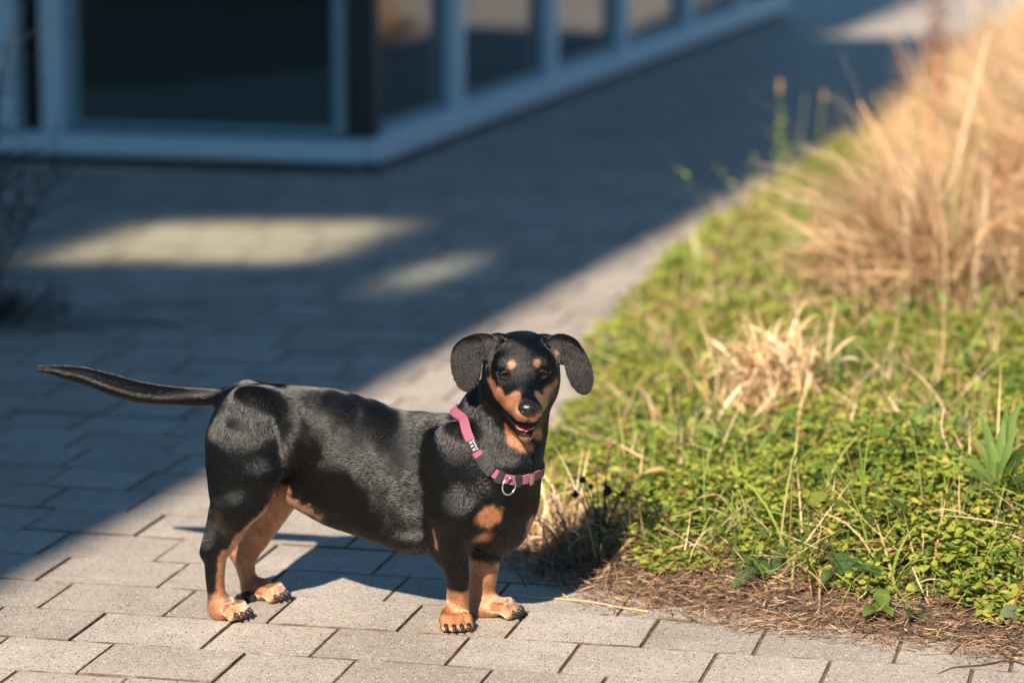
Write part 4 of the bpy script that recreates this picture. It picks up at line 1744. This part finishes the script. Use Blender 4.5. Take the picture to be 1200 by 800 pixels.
# ---- tall dry grass behind
x, y = scatter(420000, 5.3, 15.8, .25, .1)
xr_, yr_ = rng.uniform(1.2, 4.6, 60000), rng.uniform(8.0, 15.8, 60000)
ke = xr_ > .1715 * yr_ + .2
x, y = np.concatenate([x, xr_[ke]]), np.concatenate([y, yr_[ke]])
d = verge_dist(x, y)
dr_ = dryness(x, y, d)
k = (rng.random(len(x)) < dr_ * (.12 + .88 * sstep(.3, .75, .6 * vnoise(x, y, 4, 33) + .5 * vnoise(x, y, 11, 35)))) & (d > .03)
x, y, d = x[k], y[k], d[k]
m = len(x)
hgt = (.13 + .30 * sstep(.1, 1.1, d)) * (.40 + 1.0 * vnoise(x, y, 3.5, 34)) * rng.uniform(.45, 1.2, m)
lay = rng.random(m) < .38                                # laid over by wind and weather
b_ = np.column_stack([x, y, verge_z(x, y) + np.where(lay, rng.uniform(0, .16, m) * sstep(.1, .8, d), 0)])
pal = [(.60, .39, .21), (.70, .50, .31), (.46, .28, .14), (.30, .17, .085), (.78, .60, .42), (.28, .29, .08), (.40, .17, .06)]
c = pick(pal, m, .18, [.27, .20, .21, .15, .09, .05, .03])
hd = np.where(rng.random(m) < .6, rng.normal(2.5, .5, m) + 2.2 * (vnoise(x, y, 2.5, 36) - .5), rng.uniform(0, 2 * math.pi, m))
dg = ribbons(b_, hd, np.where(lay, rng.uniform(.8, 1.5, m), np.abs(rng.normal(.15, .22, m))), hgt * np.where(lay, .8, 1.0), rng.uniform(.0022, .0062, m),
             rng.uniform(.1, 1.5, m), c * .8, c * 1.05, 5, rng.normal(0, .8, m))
# single taller stalks standing out of the tangle
x, y = scatter(1500, 6.0, 15.0, .25, .2)
d = verge_dist(x, y)
k = (dryness(x, y, d) > .5) & (rng.random(len(x)) < .6)
x, y, d = x[k], y[k], d[k]
ms = len(x)
c = pick([(.66, .46, .27), (.45, .26, .13), (.72, .55, .36), (.36, .15, .07)], ms)
ts_ = ribbons(np.column_stack([x, y, verge_z(x, y)]), rng.normal(2.6, 1.3, ms), np.abs(rng.normal(.1, .2, ms)), rng.uniform(.28, .62, ms) * sstep(-.1, .6, d), rng.uniform(.004, .009, ms), rng.uniform(0, .8, ms), c, c, 5, rng.normal(0, .5, ms), .5)
V, F = merge_arrays([(dg[0], [dg[1]]), (ts_[0], [ts_[1]])])
dg = (V, F, np.vstack([dg[2], ts_[2]]))
print('dry blades', m)
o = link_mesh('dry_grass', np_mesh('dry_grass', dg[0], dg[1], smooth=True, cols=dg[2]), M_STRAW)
tag(o, 'tall bleached dry grass tangled over the back of the verge', kind='stuff')

# ---- dead stalks among the green
x, y = scatter(20000, 3.95, 7.8, .18)
d = verge_dist(x, y)
k = (d > .12) & (vnoise(x, y, 4, 41) + .5 * sstep(4.6, 6.5, y) > .5)
x, y = x[k], y[k]
m = len(x)
b_ = np.column_stack([x, y, verge_z(x, y) + rng.uniform(.0, .05, m)])
c = pick([(.66, .46, .25), (.74, .57, .36), (.5, .31, .16), (.36, .2, .11)], m)
st_ = ribbons(b_, rng.uniform(0, 2 * math.pi, m), rng.uniform(.6, 1.7, m), rng.uniform(.03, .16, m), rng.uniform(.0012, .0034, m), rng.normal(.3, .6, m), c, c, 4, rng.normal(0, 1, m))
o = link_mesh('dead_stalks', np_mesh('dead_stalks', st_[0], st_[1], smooth=True, cols=st_[2]), M_STRAW)
tag(o, 'broken straw coloured stalks lying among the green weeds', kind='stuff')

# ---- litter along the edge of the paving
x, y = scatter(130000, 3.55, 5.2, .2)
d = verge_dist(x, y) + .05 * (vnoise(x, y, 12, 51) - .5)
nearw = sstep(4.75, 4.3, y)
lo_, hi_ = -.035 - .02 * nearw, .05 + .15 * nearw
k = (d > lo_) & (d < hi_) & (rng.random(len(x)) < sstep(-.05, .015, d) * .95 + .01) & (rng.random(len(x)) < .35 + .65 * nearw)
x, y, d = x[k], y[k], d[k]
m = len(x)
b_ = np.column_stack([x, y, np.maximum(verge_z(x, y), 0.001) + rng.uniform(.001, .016, m) * sstep(-.03, .05, d)])
c = pick([(.25, .14, .085), (.33, .205, .125), (.16, .092, .058), (.06, .04, .03), (.48, .34, .22)], m, .3, [.36, .27, .18, .08, .11])
L_ = rng.gamma(1.5, .008, m) + .004
lt = ribbons(b_, rng.normal(0, .75, m) + math.pi * (rng.random(m) < .5), rng.normal(1.5, .22, m), L_, rng.uniform(.0007, .0021, m), rng.normal(0, .35, m), c, c, 3, rng.normal(0, 1.5, m), .6)
lt[0][:, 2] = np.maximum(lt[0][:, 2], .0012)
print('litter', m)
o = link_mesh('dead_litter', np_mesh('dead_litter', lt[0], lt[1], smooth=True, cols=lt[2]), M_LITTER)
tag(o, 'brown dead stems and rootlets matted along the edge of the paving', kind='stuff')


# ================================================================== SINGLE PLANTS
def ribbon_obj(name, pts, widths, mat, parent, c0, c1=None, fold=.25, up=(0, 0, 1.0)):
    """a leaf or straw of its own: three points across with a midrib fold"""
    pts = np.asarray(pts, float)
    m = len(pts)
    T = np.gradient(pts, axis=0)
    T /= np.linalg.norm(T, axis=1)[:, None] + 1e-12
    sd_ = np.cross(T, np.asarray(up, float))
    sd_ /= np.linalg.norm(sd_, axis=1)[:, None] + 1e-9
    nn = np.cross(sd_, T)
    w = np.asarray(widths, float)[:, None] * .5
    V = np.stack([pts - sd_ * w + nn * w * fold, pts, pts + sd_ * w + nn * w * fold], 1).reshape(-1, 3)
    F = []
    for i in range(m - 1):
        for k in range(2):
            F.append((i * 3 + k, i * 3 + k + 1, i * 3 + k + 4, i * 3 + k + 3))
    t = np.linspace(0, 1, m)[:, None]
    c0 = np.asarray(c0)
    c1 = c0 if c1 is None else np.asarray(c1)
    C = np.repeat(c0 * (1 - t) + c1 * t, 3, 0)
    return link_mesh(name, np_mesh(name, V, np.array(F), smooth=True, cols=C), mat, parent)


def bezier(a, b, c, n=9):
    t = np.linspace(0, 1, n)[:, None]
    return (1 - t) ** 2 * np.asarray(a) + 2 * t * (1 - t) * np.asarray(b) + t * t * np.asarray(c)


def smooth_path(P, n=14):
    P = np.asarray(P, float)
    out = []
    m = len(P)
    for s in np.linspace(0, m - 1.0001, n):
        i = int(s)
        t = s - i
        p0, p1, p2, p3 = P[max(i - 1, 0)], P[i], P[min(i + 1, m - 1)], P[min(i + 2, m - 1)]
        out.append(.5 * (2 * p1 + (p2 - p0) * t + (2 * p0 - 5 * p1 + 4 * p2 - p3) * t * t + (3 * p1 - p0 - 3 * p2 + p3) * t ** 3))
    return np.array(out)


def tinted_tube(name, pts, rad, col, mat, parent=None, n=6):
    V, Fs = tube_arrays(pts, rad, n)
    return link_mesh(name, np_mesh(name, V, Fs, smooth=True, cols=np.tile(col, (len(V), 1)) * rng.uniform(.85, 1.15, (len(V), 1))), mat, parent)


def sub(pts, o):
    return np.asarray(pts) - o


# lance leaved clump at the right
B = on_verge(1168, 622)
pl = tag(empty('plantain_plant', B), 'clump of long upright lance shaped leaves at the right edge of the verge', 'plant')
for (tx, ty, dy, w, br) in ((1146, 482, .03, .017, 1.0), (1118, 538, .0, .014, .9), (1176, 492, .06, .018, 1.1), (1198, 470, .10, .018, 1.0), (1130, 575, -.08, .014, .8), (1206, 520, -.05, .02, .5),
                            (1160, 515, .02, .016, 1.2), (1187, 530, -.06, .015, .8), (1106, 600, -.05, .013, .9), (1216, 560, -.09, .022, .45), (1156, 500, .05, .012, .7), (1138, 512, .02, .012, 1.1), (1168, 540, -.03, .013, 1.2), (1182, 470, .08, .014, .8), (1124, 556, -.02, .012, .6), (1192, 500, .03, .014, 1.0)):
    tip = at_y(tx, ty, B[1] + dy)
    dirv = tip - B
    mid_ = B + dirv * .5 + np.array([-dirv[0] * .35, 0, .35 * abs(dirv[0]) + .035])
    pts = bezier(B, mid_, tip, 10)
    t = np.linspace(0, 1, 10)
    wd = w * np.clip(np.sin(np.pi * np.clip(t * .93 + .07, 0, 1)) ** .8, .06, 1)
    g = np.array([.15, .23, .055]) * br
    ribbon_obj('leaf', sub(pts, B), wd, M_LEAF, pl, g * .8, g * 1.15, .35, up=(.3, -.8, .5))


def frond(parent, o, base, tip, sag, w, col):
    """a feathery leaf: a rib with paired, toothed leaflets"""
    pts = bezier(base, (np.asarray(base) + tip) / 2 + np.array([0, 0, sag]), tip, 25)
    T = np.gradient(pts, axis=0)
    T /= np.linalg.norm(T, axis=1)[:, None]
    up = np.array([0, -.45, .9])
    parts, cols = [], []
    V, Fs = tube_arrays(pts, np.linspace(.0011, .0004, 25), 4)
    parts.append((V, Fs))
    cols.append(np.tile(np.asarray(col) * 1.3, (len(V), 1)))
    for i in range(2, 25):
        t = i / 24
        hw = w * .5 * math.sin(math.pi * min(1, .12 + t * .86)) ** .7
        for s in (-1, 1):
            sv = np.cross(T[i], up)
            sv /= np.linalg.norm(sv)
            dl = sv * s * .85 + T[i] * .5 + np.array([0, 0, rng.uniform(.0, .35)])
            dl /= np.linalg.norm(dl)
            nrm_ = np.cross(dl, T[i])
            for j, f in enumerate((.25, .5, .75, 1.0)):
                st0 = pts[i] + dl * hw * (f - .25)
                for q in ((-1, 1) if j < 3 else (0,)):
                    ed = dl * .6 + T[i] * q * .75
                    e = st0 + (ed * hw * .34 if q else dl * hw * .25)
                    wv = np.cross(ed, np.cross(T[i], dl) + .01)
                    wv = wv / (np.linalg.norm(wv) + 1e-9) * .0010
                    parts.append((np.array([st0 - wv, st0 + wv, e]), [np.array([[0, 1, 2]])]))
                    cols.append(np.tile(np.asarray(col) * rng.uniform(.8, 1.3), (3, 1)))
    V, Fs = merge_arrays(parts)
    return link_mesh('leaf', np_mesh('leaf', V - o, Fs, cols=np.vstack(cols)), M_LEAF, parent)


for (lab, bpx, fr) in (('dark feathery yarrow leaves low over the litter near the dog', (905, 690), ((855, 692, -.03, 24), (880, 664, .06, 22), (925, 640, .07, 20), (858, 668, .03, 18))),
                       ('feathery yarrow rosette beside the broad toothed leaves', (985, 690), ((965, 655, .02, 18), (992, 652, .03, 20), (1016, 668, .0, 20), (1042, 682, -.03, 22), (958, 692, -.03, 18))),
                       ('large bright yarrow frond arching left in front of the lance leaved clump', (1112, 655), ((1050, 662, -.02, 27), (1085, 628, .06, 22)))):
    B = on_verge(*bpx) + np.array([0, 0, .02])
    yp = tag(empty('yarrow_plant', B), lab, 'plant', 'yarrow plants along the verge edge')
    for (tx, ty, dy, wpx) in fr:
        frond(yp, B, B, at_y(tx, ty, B[1] + dy), .03, wpx / 900, np.array([.06, .115, .035]) if wpx < 27 else np.array([.11, .18, .05]))


def toothed_leaf(parent, o, base, tip, w, col, curl=.01):
    pts = bezier(base, (np.asarray(base) + tip) / 2 + np.array([0, 0, curl]), tip, 15)
    t = np.linspace(0, 1, 15)
    wd = w * np.sin(np.pi * np.clip(t, .03, .985)) ** .65 * (1 + .16 * np.where(np.arange(15) % 2 == 0, 1, -1))
    return ribbon_obj('leaf', sub(pts, o), wd, M_LEAF, parent, np.asarray(col) * .85, col, .3, up=(0, -.6, .8))


for lab, bpx, lv in (('broad toothed green leaves standing at the litter edge', (1030, 722), ((1012, 722, -.045, .020), (1024, 700, .0, .020), (1044, 702, .0, .018), (1046, 722, -.04, .015), (1036, 690, .03, .018))),
                     ('small dark seedling alone on the brown litter', (1073, 728), ((1063, 722, -.03, .014), (1085, 713, .02, .013), (1083, 729, -.02, .010))),
                     ('pale grey green broad leaf lying flat at the lower right corner', (1205, 732), ((1172, 722, -.02, .026), (1205, 712, .03, .024)))):
    B = on_verge(*bpx) + np.array([0, 0, .004])
    wp = tag(empty('broadleaf_weed', B), lab, 'weed', 'broad leaved weeds at the verge edge')
    col = (.14, .20, .035) if bpx[0] < 1050 else ((.05, .09, .025) if bpx[0] < 1100 else (.17, .21, .12))
    for (tx, ty, dy, w) in lv:
        toothed_leaf(wp, B, B, at_y(tx, ty, B[1] + dy), w, col, .015)

# bright upright leaves at the back of the green, a spread of docks
for lab, bpx, lv in (('bright upright dock leaves between the path and the dry grass', (925, 345), ((905, 268, .0), (930, 262, .05), (948, 282, .0), (960, 300, -.05), (890, 290, .0), (940, 232, .1), (918, 300, -.1))),
                     ('leafy weed with curled brown tip beside the sunlit path', (800, 345), ((775, 300, .0), (800, 288, .05), (812, 296, .0), (785, 310, -.1), (825, 310, .0)))):
    B = on_verge(*bpx)
    wp = tag(empty('dock_plant', B), lab, 'plant', 'dock plants in the soft background')
    for (tx, ty, dy) in lv:
        tip = at_y(tx, ty, B[1] + dy)
        pts = bezier(B, B + (tip - B) * .5 + np.array([0, 0, .05]), tip, 8)
        ribbon_obj('leaf', sub(pts, B), .042 * np.sin(np.pi * np.linspace(.06, .96, 8)) ** .8, M_LEAF, wp, (.12, .19, .035), (.20, .27, .05), .3, up=(.2, -.8, .4))

# weed with dark dry seed heads by the dog
B = on_verge(704, 648)
sw_ = tag(empty('seedhead_weed', B), 'dried weed with dark round seed heads beside the dog\'s chest', 'weed')
for (tx, ty, dy, r, cc_) in ((715, 521, .06, 5, (.16, .075, .06)), (712, 536, .06, 4, (.14, .06, .05)), (698, 551, .05, 4, (.10, .05, .035)), (683, 562, .0, 4.5, (.028, .018, .016)),
                             (674, 579, -.02, 5, (.022, .015, .014)), (712, 575, .03, 6, (.022, .015, .014)), (736, 569, .03, 4.6, (.022, .015, .014)), (730, 578, .03, 4.2, (.03, .02, .018)),
                             (700, 602, .02, 6, (.085, .06, .075)), (692, 570, .04, 3.5, (.05, .03, .025)), (722, 555, .06, 3.5, (.09, .05, .04))):
    tip = at_y(tx, ty, B[1] + dy)
    pts = bezier(B + np.array([rng.uniform(-.008, .008), rng.uniform(-.008, .008), -.01]), B + (tip - B) * .6 + np.array([(B[0] - tip[0]) * .25, 0, .01]), tip, 8)
    s_ = tinted_tube('stem', sub(pts, B), np.linspace(.0011, .0006, 8), (.06, .038, .025), M_LITTER, sw_, 5)
    bm = bmesh.new()
    bmesh.ops.create_icosphere(bm, subdivisions=2, radius=1)
    rr = r * 1.08e-3
    for v in bm.verts:
        n_ = v.co.normalized()
        q = 1 + .28 * math.sin(n_.x * 19 + tx) * math.sin(n_.y * 17 + ty) + .2 * math.sin(n_.z * 23)
        v.co = Vector((n_.x * rr * q, n_.y * rr * q, n_.z * rr * 1.1 * q)) + Vector(tip - B)
    me = bm_mesh('seed_head', bm, False)
    a_ = me.color_attributes.new('tint', 'FLOAT_COLOR', 'POINT')
    for i in range(len(me.vertices)):
        f_ = rng.uniform(.6, 1.6)
        a_.data[i].color = (cc_[0] * f_, cc_[1] * f_, cc_[2] * f_, 1)
    link_mesh('seed_head', me, M_LITTER, sw_)


def tuft(name, lab, px, py, n, lmin, lmax, spread, cols, lean=.5, wmin=.0015, wmax=.0045, head=None, group=None, mat=None, up=.015):
    B = on_verge(px, py)
    bx = B[0] + rng.normal(0, spread, n)
    by = B[1] + rng.normal(0, spread * .8, n)
    b_ = np.column_stack([bx, by, verge_z(bx, by) + rng.uniform(0, 1, n) ** 1.3 * up]) - B
    c = pick(cols, n)
    h_ = rng.uniform(0, 2 * math.pi, n) if head is None else rng.normal(head, .7, n)
    V, F, C = ribbons(b_, h_, np.abs(rng.normal(0, lean, n)), rng.uniform(lmin, lmax, n), rng.uniform(wmin, wmax, n), rng.uniform(.2, 1.9, n), c * .9, c * 1.05, 6, rng.normal(0, 1, n))
    o = link_mesh(name, np_mesh(name, V, F, smooth=True, cols=C), mat or M_STRAW, None, B)
    return tag(o, lab, 'grass tuft', group)


STRAWC = [(.72, .53, .32), (.80, .64, .43), (.62, .42, .22), (.48, .3, .15)]
tuft('dry_grass_tuft', 'pale bleached grass tuft in the middle of the green weeds', 898, 498, 520, .035, .13, .042, STRAWC, .85, .002, .0075, group='grass tufts of the verge', up=.12)
tuft('dry_grass_tuft', 'flattened straw patch below the seed head weed', 690, 660, 160, .05, .14, .05, [(.20, .13, .08), (.30, .2, .12), (.12, .085, .055)], 1.1, group='grass tufts of the verge')
tuft('dry_grass_tuft', 'dry straw leaning over the path edge behind the dog', 648, 632, 170, .05, .15, .03, STRAWC[1:], .9, group='grass tufts of the verge')
tuft('green_grass_tuft', 'green grass tuft spilling left of the pale dry tuft', 820, 560, 120, .07, .17, .05, [(.12, .2, .04), (.18, .25, .05)], .5, group='grass tufts of the verge', mat=M_LEAF)
tuft('green_grass_tuft', 'dense green grass tuft right of the pale dry tuft', 985, 480, 260, .07, .2, .06, [(.10, .17, .035), (.15, .22, .045), (.2, .26, .06)], .5, group='grass tufts of the verge', mat=M_LEAF)


def straw(lab, P, rad, col, name='dry_straw', cat='straw', group='loose dry straws on the verge'):
    """P: (px, py, y offset) along a straw, first point on the verge; the others at that distance plus their offset"""
    B = on_verge(P[0][0], P[0][1]) + np.array([0, 0, .003])
    pts = [B] + [at_y(p[0], p[1], B[1] + p[2]) for p in P[1:]]
    pts = smooth_path(pts, 5 * len(pts))
    gz0 = np.where(verge_dist(pts[:, 0], pts[:, 1]) > -.03, verge_z(pts[:, 0], pts[:, 1]), 0)
    pts[:, 2] = np.maximum(pts[:, 2], np.maximum(gz0, 0) + rad * 1.2)
    o = tinted_tube(name, sub(pts, B), np.linspace(rad, rad * .55, len(pts)), col, M_STRAW, None, 5)
    o.location = B
    return tag(o, lab, cat, group)


SC, SB = (.58, .42, .25), (.42, .27, .15)
straw('long pale straw arching level just right of the dog\'s neck', [(812, 548), (790, 537, -.02), (740, 533, -.05), (690, 531, -.08), (664, 541, -.10)], .0016, SC)
straw('long straw lying on the paving in front of the dog\'s shade', [(760, 719), (728, 713, .02), (690, 706, .05), (640, 703, .07), (600, 699, .08)], .0017, SC)
straw('shorter straw on the paving just behind the long one', [(692, 684), (668, 690, .0), (640, 693, .0), (612, 692, .02)], .0014, SC)
straw('bent straw stub crossing the long straw on the paving', [(668, 705), (660, 696, .02), (652, 689, .04)], .0014, SC)
for i, (lab, P) in enumerate((('arching thin straw reaching farthest left above the litter', [(876, 645), (862, 612, .0), (832, 596, .0), (800, 603, -.03), (786, 606, -.03)]),
                              ('thin straw curving up to the left of its upright neighbour', [(872, 640), (858, 600, .01), (842, 580, .01), (818, 583, .0)]),
                              ('thin upright straw in the fan above the litter', [(874, 642), (868, 608, .0), (858, 574, .01)]),
                              ('rightmost thin straw of the fan above the litter', [(876, 648), (874, 600, .0), (866, 574, .0)]))):
    straw(lab, P, .0011, SC, group='thin straws fanning above the litter')
straw('upright forked straw standing before the broad weeds', [(1090, 714), (1080, 690, -.01), (1074, 676, -.01), (1069, 664, -.01)], .0019, (.62, .45, .30))
straw('thin straw curving right from the forked straw', [(1136, 698), (1120, 686, .0), (1096, 678, .0), (1076, 682, .0)], .0013, SC)
straw('tall kinked straw pair left of the lance leaved clump', [(1121, 580), (1116, 540, .02), (1104, 505, .03), (1106, 478, .04)], .0020, (.62, .46, .32))
straw('slanting pale stalk among the green right of the dry tuft', [(938, 528), (956, 500, .02), (976, 472, .03)], .0022, SC)
straw('short curved stalk beside the slanting pale stalk', [(1016, 545), (1010, 516, .01), (997, 490, .01)], .0022, SC)
straw('thick pale stalk slanting in the dry patch at the back', [(1004, 402), (1030, 376, .05), (1062, 348, .08)], .004, SC)
straw('long dry stem arching above the green weeds at the back', [(872, 372), (905, 352, .05), (950, 334, .05), (996, 326, .05)], .0035, SC)
straw('reddish brown stem leaning at the right border', [(1183, 733), (1190, 705, .0), (1204, 668, .0)], .0022, (.26, .09, .045))
for lab, P, r in (('dark twig pointing to the corner of the paving', [(1167, 762), (1180, 778, -.04), (1204, 794, -.08)], .0018),
                  ('thin bent twig lying across two paving stones', [(1178, 776), (1150, 781, -.02), (1120, 786, -.03), (1098, 796, -.06)], .0012),
                  ('short dark twig hanging off the litter onto a stone', [(1124, 758), (1118, 768, -.02), (1113, 776, -.04)], .0012),
                  ('dark forked twig end below the broad toothed leaves', [(1024, 740), (1016, 748, -.01), (1010, 754, -.03)], .0010)):
    straw(lab, P, r, (.06, .04, .028), 'fallen_twig', 'twig', 'fallen twigs at the paving edge')

# stalks standing out against the shaded path
def stalk(lab, P, y, rad, col, headpx=None, hr=(.008, .022), hcol=(.42, .25, .13), name='seed_stalk'):
    pts = smooth_path([at_y(px, py, y) for px, py in P], 12)
    B = pts[0]
    r_ = empty(name, B)
    tag(r_, lab, 'stalk', 'tall stalks before the shaded path')
    tinted_tube('stem', sub(pts, B), np.linspace(rad, rad * .6, 12), col, M_STRAW, r_, 5)
    if headpx:
        bm = bmesh.new()
        bmesh.ops.create_icosphere(bm, subdivisions=2, radius=1)
        c_ = at_y(*headpx, y) - B
        for v in bm.verts:
            n_ = v.co.normalized()
            q = 1 + .15 * math.sin(n_.z * 25) * math.sin(n_.x * 12)
            v.co = Vector((n_.x * hr[0] * q, n_.y * hr[0] * q, n_.z * hr[1])) + Vector(c_)
        me = bm_mesh('seed_head', bm)
        a_ = me.color_attributes.new('tint', 'FLOAT_COLOR', 'POINT')
        for i in range(len(me.vertices)):
            a_.data[i].color = (*hcol, 1)
        link_mesh('seed_head', me, M_STRAW, r_)
    return r_


stalk('tall green stem with brown plantain head against the shaded path', [(902, 262), (908, 210), (912, 160), (914, 108)], 8.0, .0035, (.09, .14, .05), (914, 102), (.0065, .022), (.30, .18, .10))
stalk('green stem with small brown head right of the tallest plantain', [(958, 240), (960, 190), (961, 150), (965, 118)], 8.3, .004, (.13, .17, .06), (966, 113), (.007, .016), (.28, .17, .10))
stalk('thin pale stem without head between the plantain stems', [(925, 240), (936, 180), (944, 110)], 8.2, .0025, (.2, .2, .12))
st_ = stalk('dry forked stalk rising from the sunlit strip left of the verge', [(702, 312), (694, 288), (684, 264), (674, 252), (666, 242)], 7.1, .0032, (.36, .30, .23))
fk = smooth_path([at_y(px, py, 7.1) for px, py in ((684, 265), (689, 259), (700, 262))], 8)
B = np.array(st_.location)
tinted_tube('side_shoot', sub(fk, B), .0026, (.36, .30, .23), M_STRAW, st_, 5)
# the brown dock spire
B = at_y(1092, 190, 8.6)
dk_ = tag(empty('dock_spire', B), 'tall brown dock seed spire above the dry grass', 'plant')
pts = smooth_path([at_y(px, py, 8.6) for px, py in ((1092, 190), (1096, 120), (1098, 60), (1102, -20))], 14)
tinted_tube('stem', sub(pts, B), np.linspace(.006, .003, 14), (.28, .15, .08), M_STRAW, dk_, 6)
n_ = 700
tt_ = rng.random(n_)
pc = pts[np.clip((tt_ * 13).astype(int), 3, 12)] - B
off_ = rng.normal(0, 1, (n_, 3)) * np.array([.020, .020, .03])
V, F, C = leaves(pc + off_, rng.uniform(0, 6.3, n_), rng.uniform(-1, 1, n_), rng.normal(0, 1, n_), rng.uniform(.008, .016, n_), np.full(n_, .9), pick([(.26, .14, .08), (.36, .21, .12), (.18, .09, .055)], n_))
link_mesh('seeds', np_mesh('seeds', V, F, cols=C), M_STRAW, dk_)['kind'] = 'stuff'

# ---- bare shrub in the shade at the left border
B = np.array([-1.17, 6.25, 0.0])
sh = tag(empty('bare_shrub', B), 'leafless dark twiggy shrub in the shade at the left border', 'shrub')
M_BARK = simple('dark_bark', (.030, .024, .022), .8)
sr = random.Random(5)
tw_parts = []
for i in range(16):
    a = sr.uniform(0, 2 * math.pi)
    L_ = sr.uniform(.25, .6)
    ln_ = sr.uniform(.05, .45)
    p = [np.array([sr.gauss(0, .03), sr.gauss(0, .03), 0])]
    dv = np.array([math.cos(a) * math.sin(ln_), math.sin(a) * math.sin(ln_), math.cos(ln_)])
    for s in range(7):
        dv = dv + np.array([sr.gauss(0, .16), sr.gauss(0, .16), sr.gauss(0, .1)])
        dv /= np.linalg.norm(dv)
        p.append(p[-1] + dv * L_ / 7)
    tube('branch', p, np.linspace(.0042, .0015, 8), M_BARK, sh, 5)
    for s in range(2, 8):
        for r_ in range(2):
            q = [p[s]]
            dw = dv + np.array([sr.gauss(0, .8), sr.gauss(0, .8), sr.gauss(0, .5)])
            for k in range(4):
                dw = dw / np.linalg.norm(dw) + np.array([sr.gauss(0, .25), sr.gauss(0, .25), sr.gauss(0, .25)])
                q.append(q[-1] + dw / np.linalg.norm(dw) * sr.uniform(.02, .05))
            tw_parts.append(tube_arrays(q, np.linspace(.0016, .0007, 5), 4))
V, Fs = merge_arrays(tw_parts)
o = link_mesh('twigs', np_mesh('twigs', V, Fs), M_BARK, sh)
o['kind'] = 'stuff'
n_ = 900
x_, y_ = rng.normal(B[0], .10, n_), rng.normal(B[1], .10, n_)
c = pick([(.05, .035, .028), (.08, .055, .04), (.03, .022, .02)], n_)
V, F, C = ribbons(np.column_stack([x_, y_, rng.uniform(.002, .03, n_)]), rng.uniform(0, 6.3, n_), rng.uniform(1.0, 1.6, n_), rng.uniform(.03, .12, n_), rng.uniform(.002, .006, n_), rng.normal(0, .4, n_), c, c, 3)
V[:, 2] = np.maximum(V[:, 2], .002)
o = link_mesh('fallen_leaves', np_mesh('fallen_leaves', V, F, cols=C), M_LITTER)
tag(o, 'dark dead leaves heaped under the bare shrub', kind='stuff')
for lab, P in (('dark twig lying on the shaded paving right of the bare shrub', ((-1.0, 6.20), (-.88, 6.17), (-.76, 6.19), (-.69, 6.14))),
               ('short dark twig on the shaded paving nearest the bare shrub', ((-1.0, 6.08), (-.92, 6.10), (-.84, 6.07)))):
    o = tube('fallen_twig', [np.array([x, y, .005]) for x, y in P], 0.0024, M_BARK, None, 5)
    tag(o, lab, 'twig', 'fallen twigs by the bare shrub')
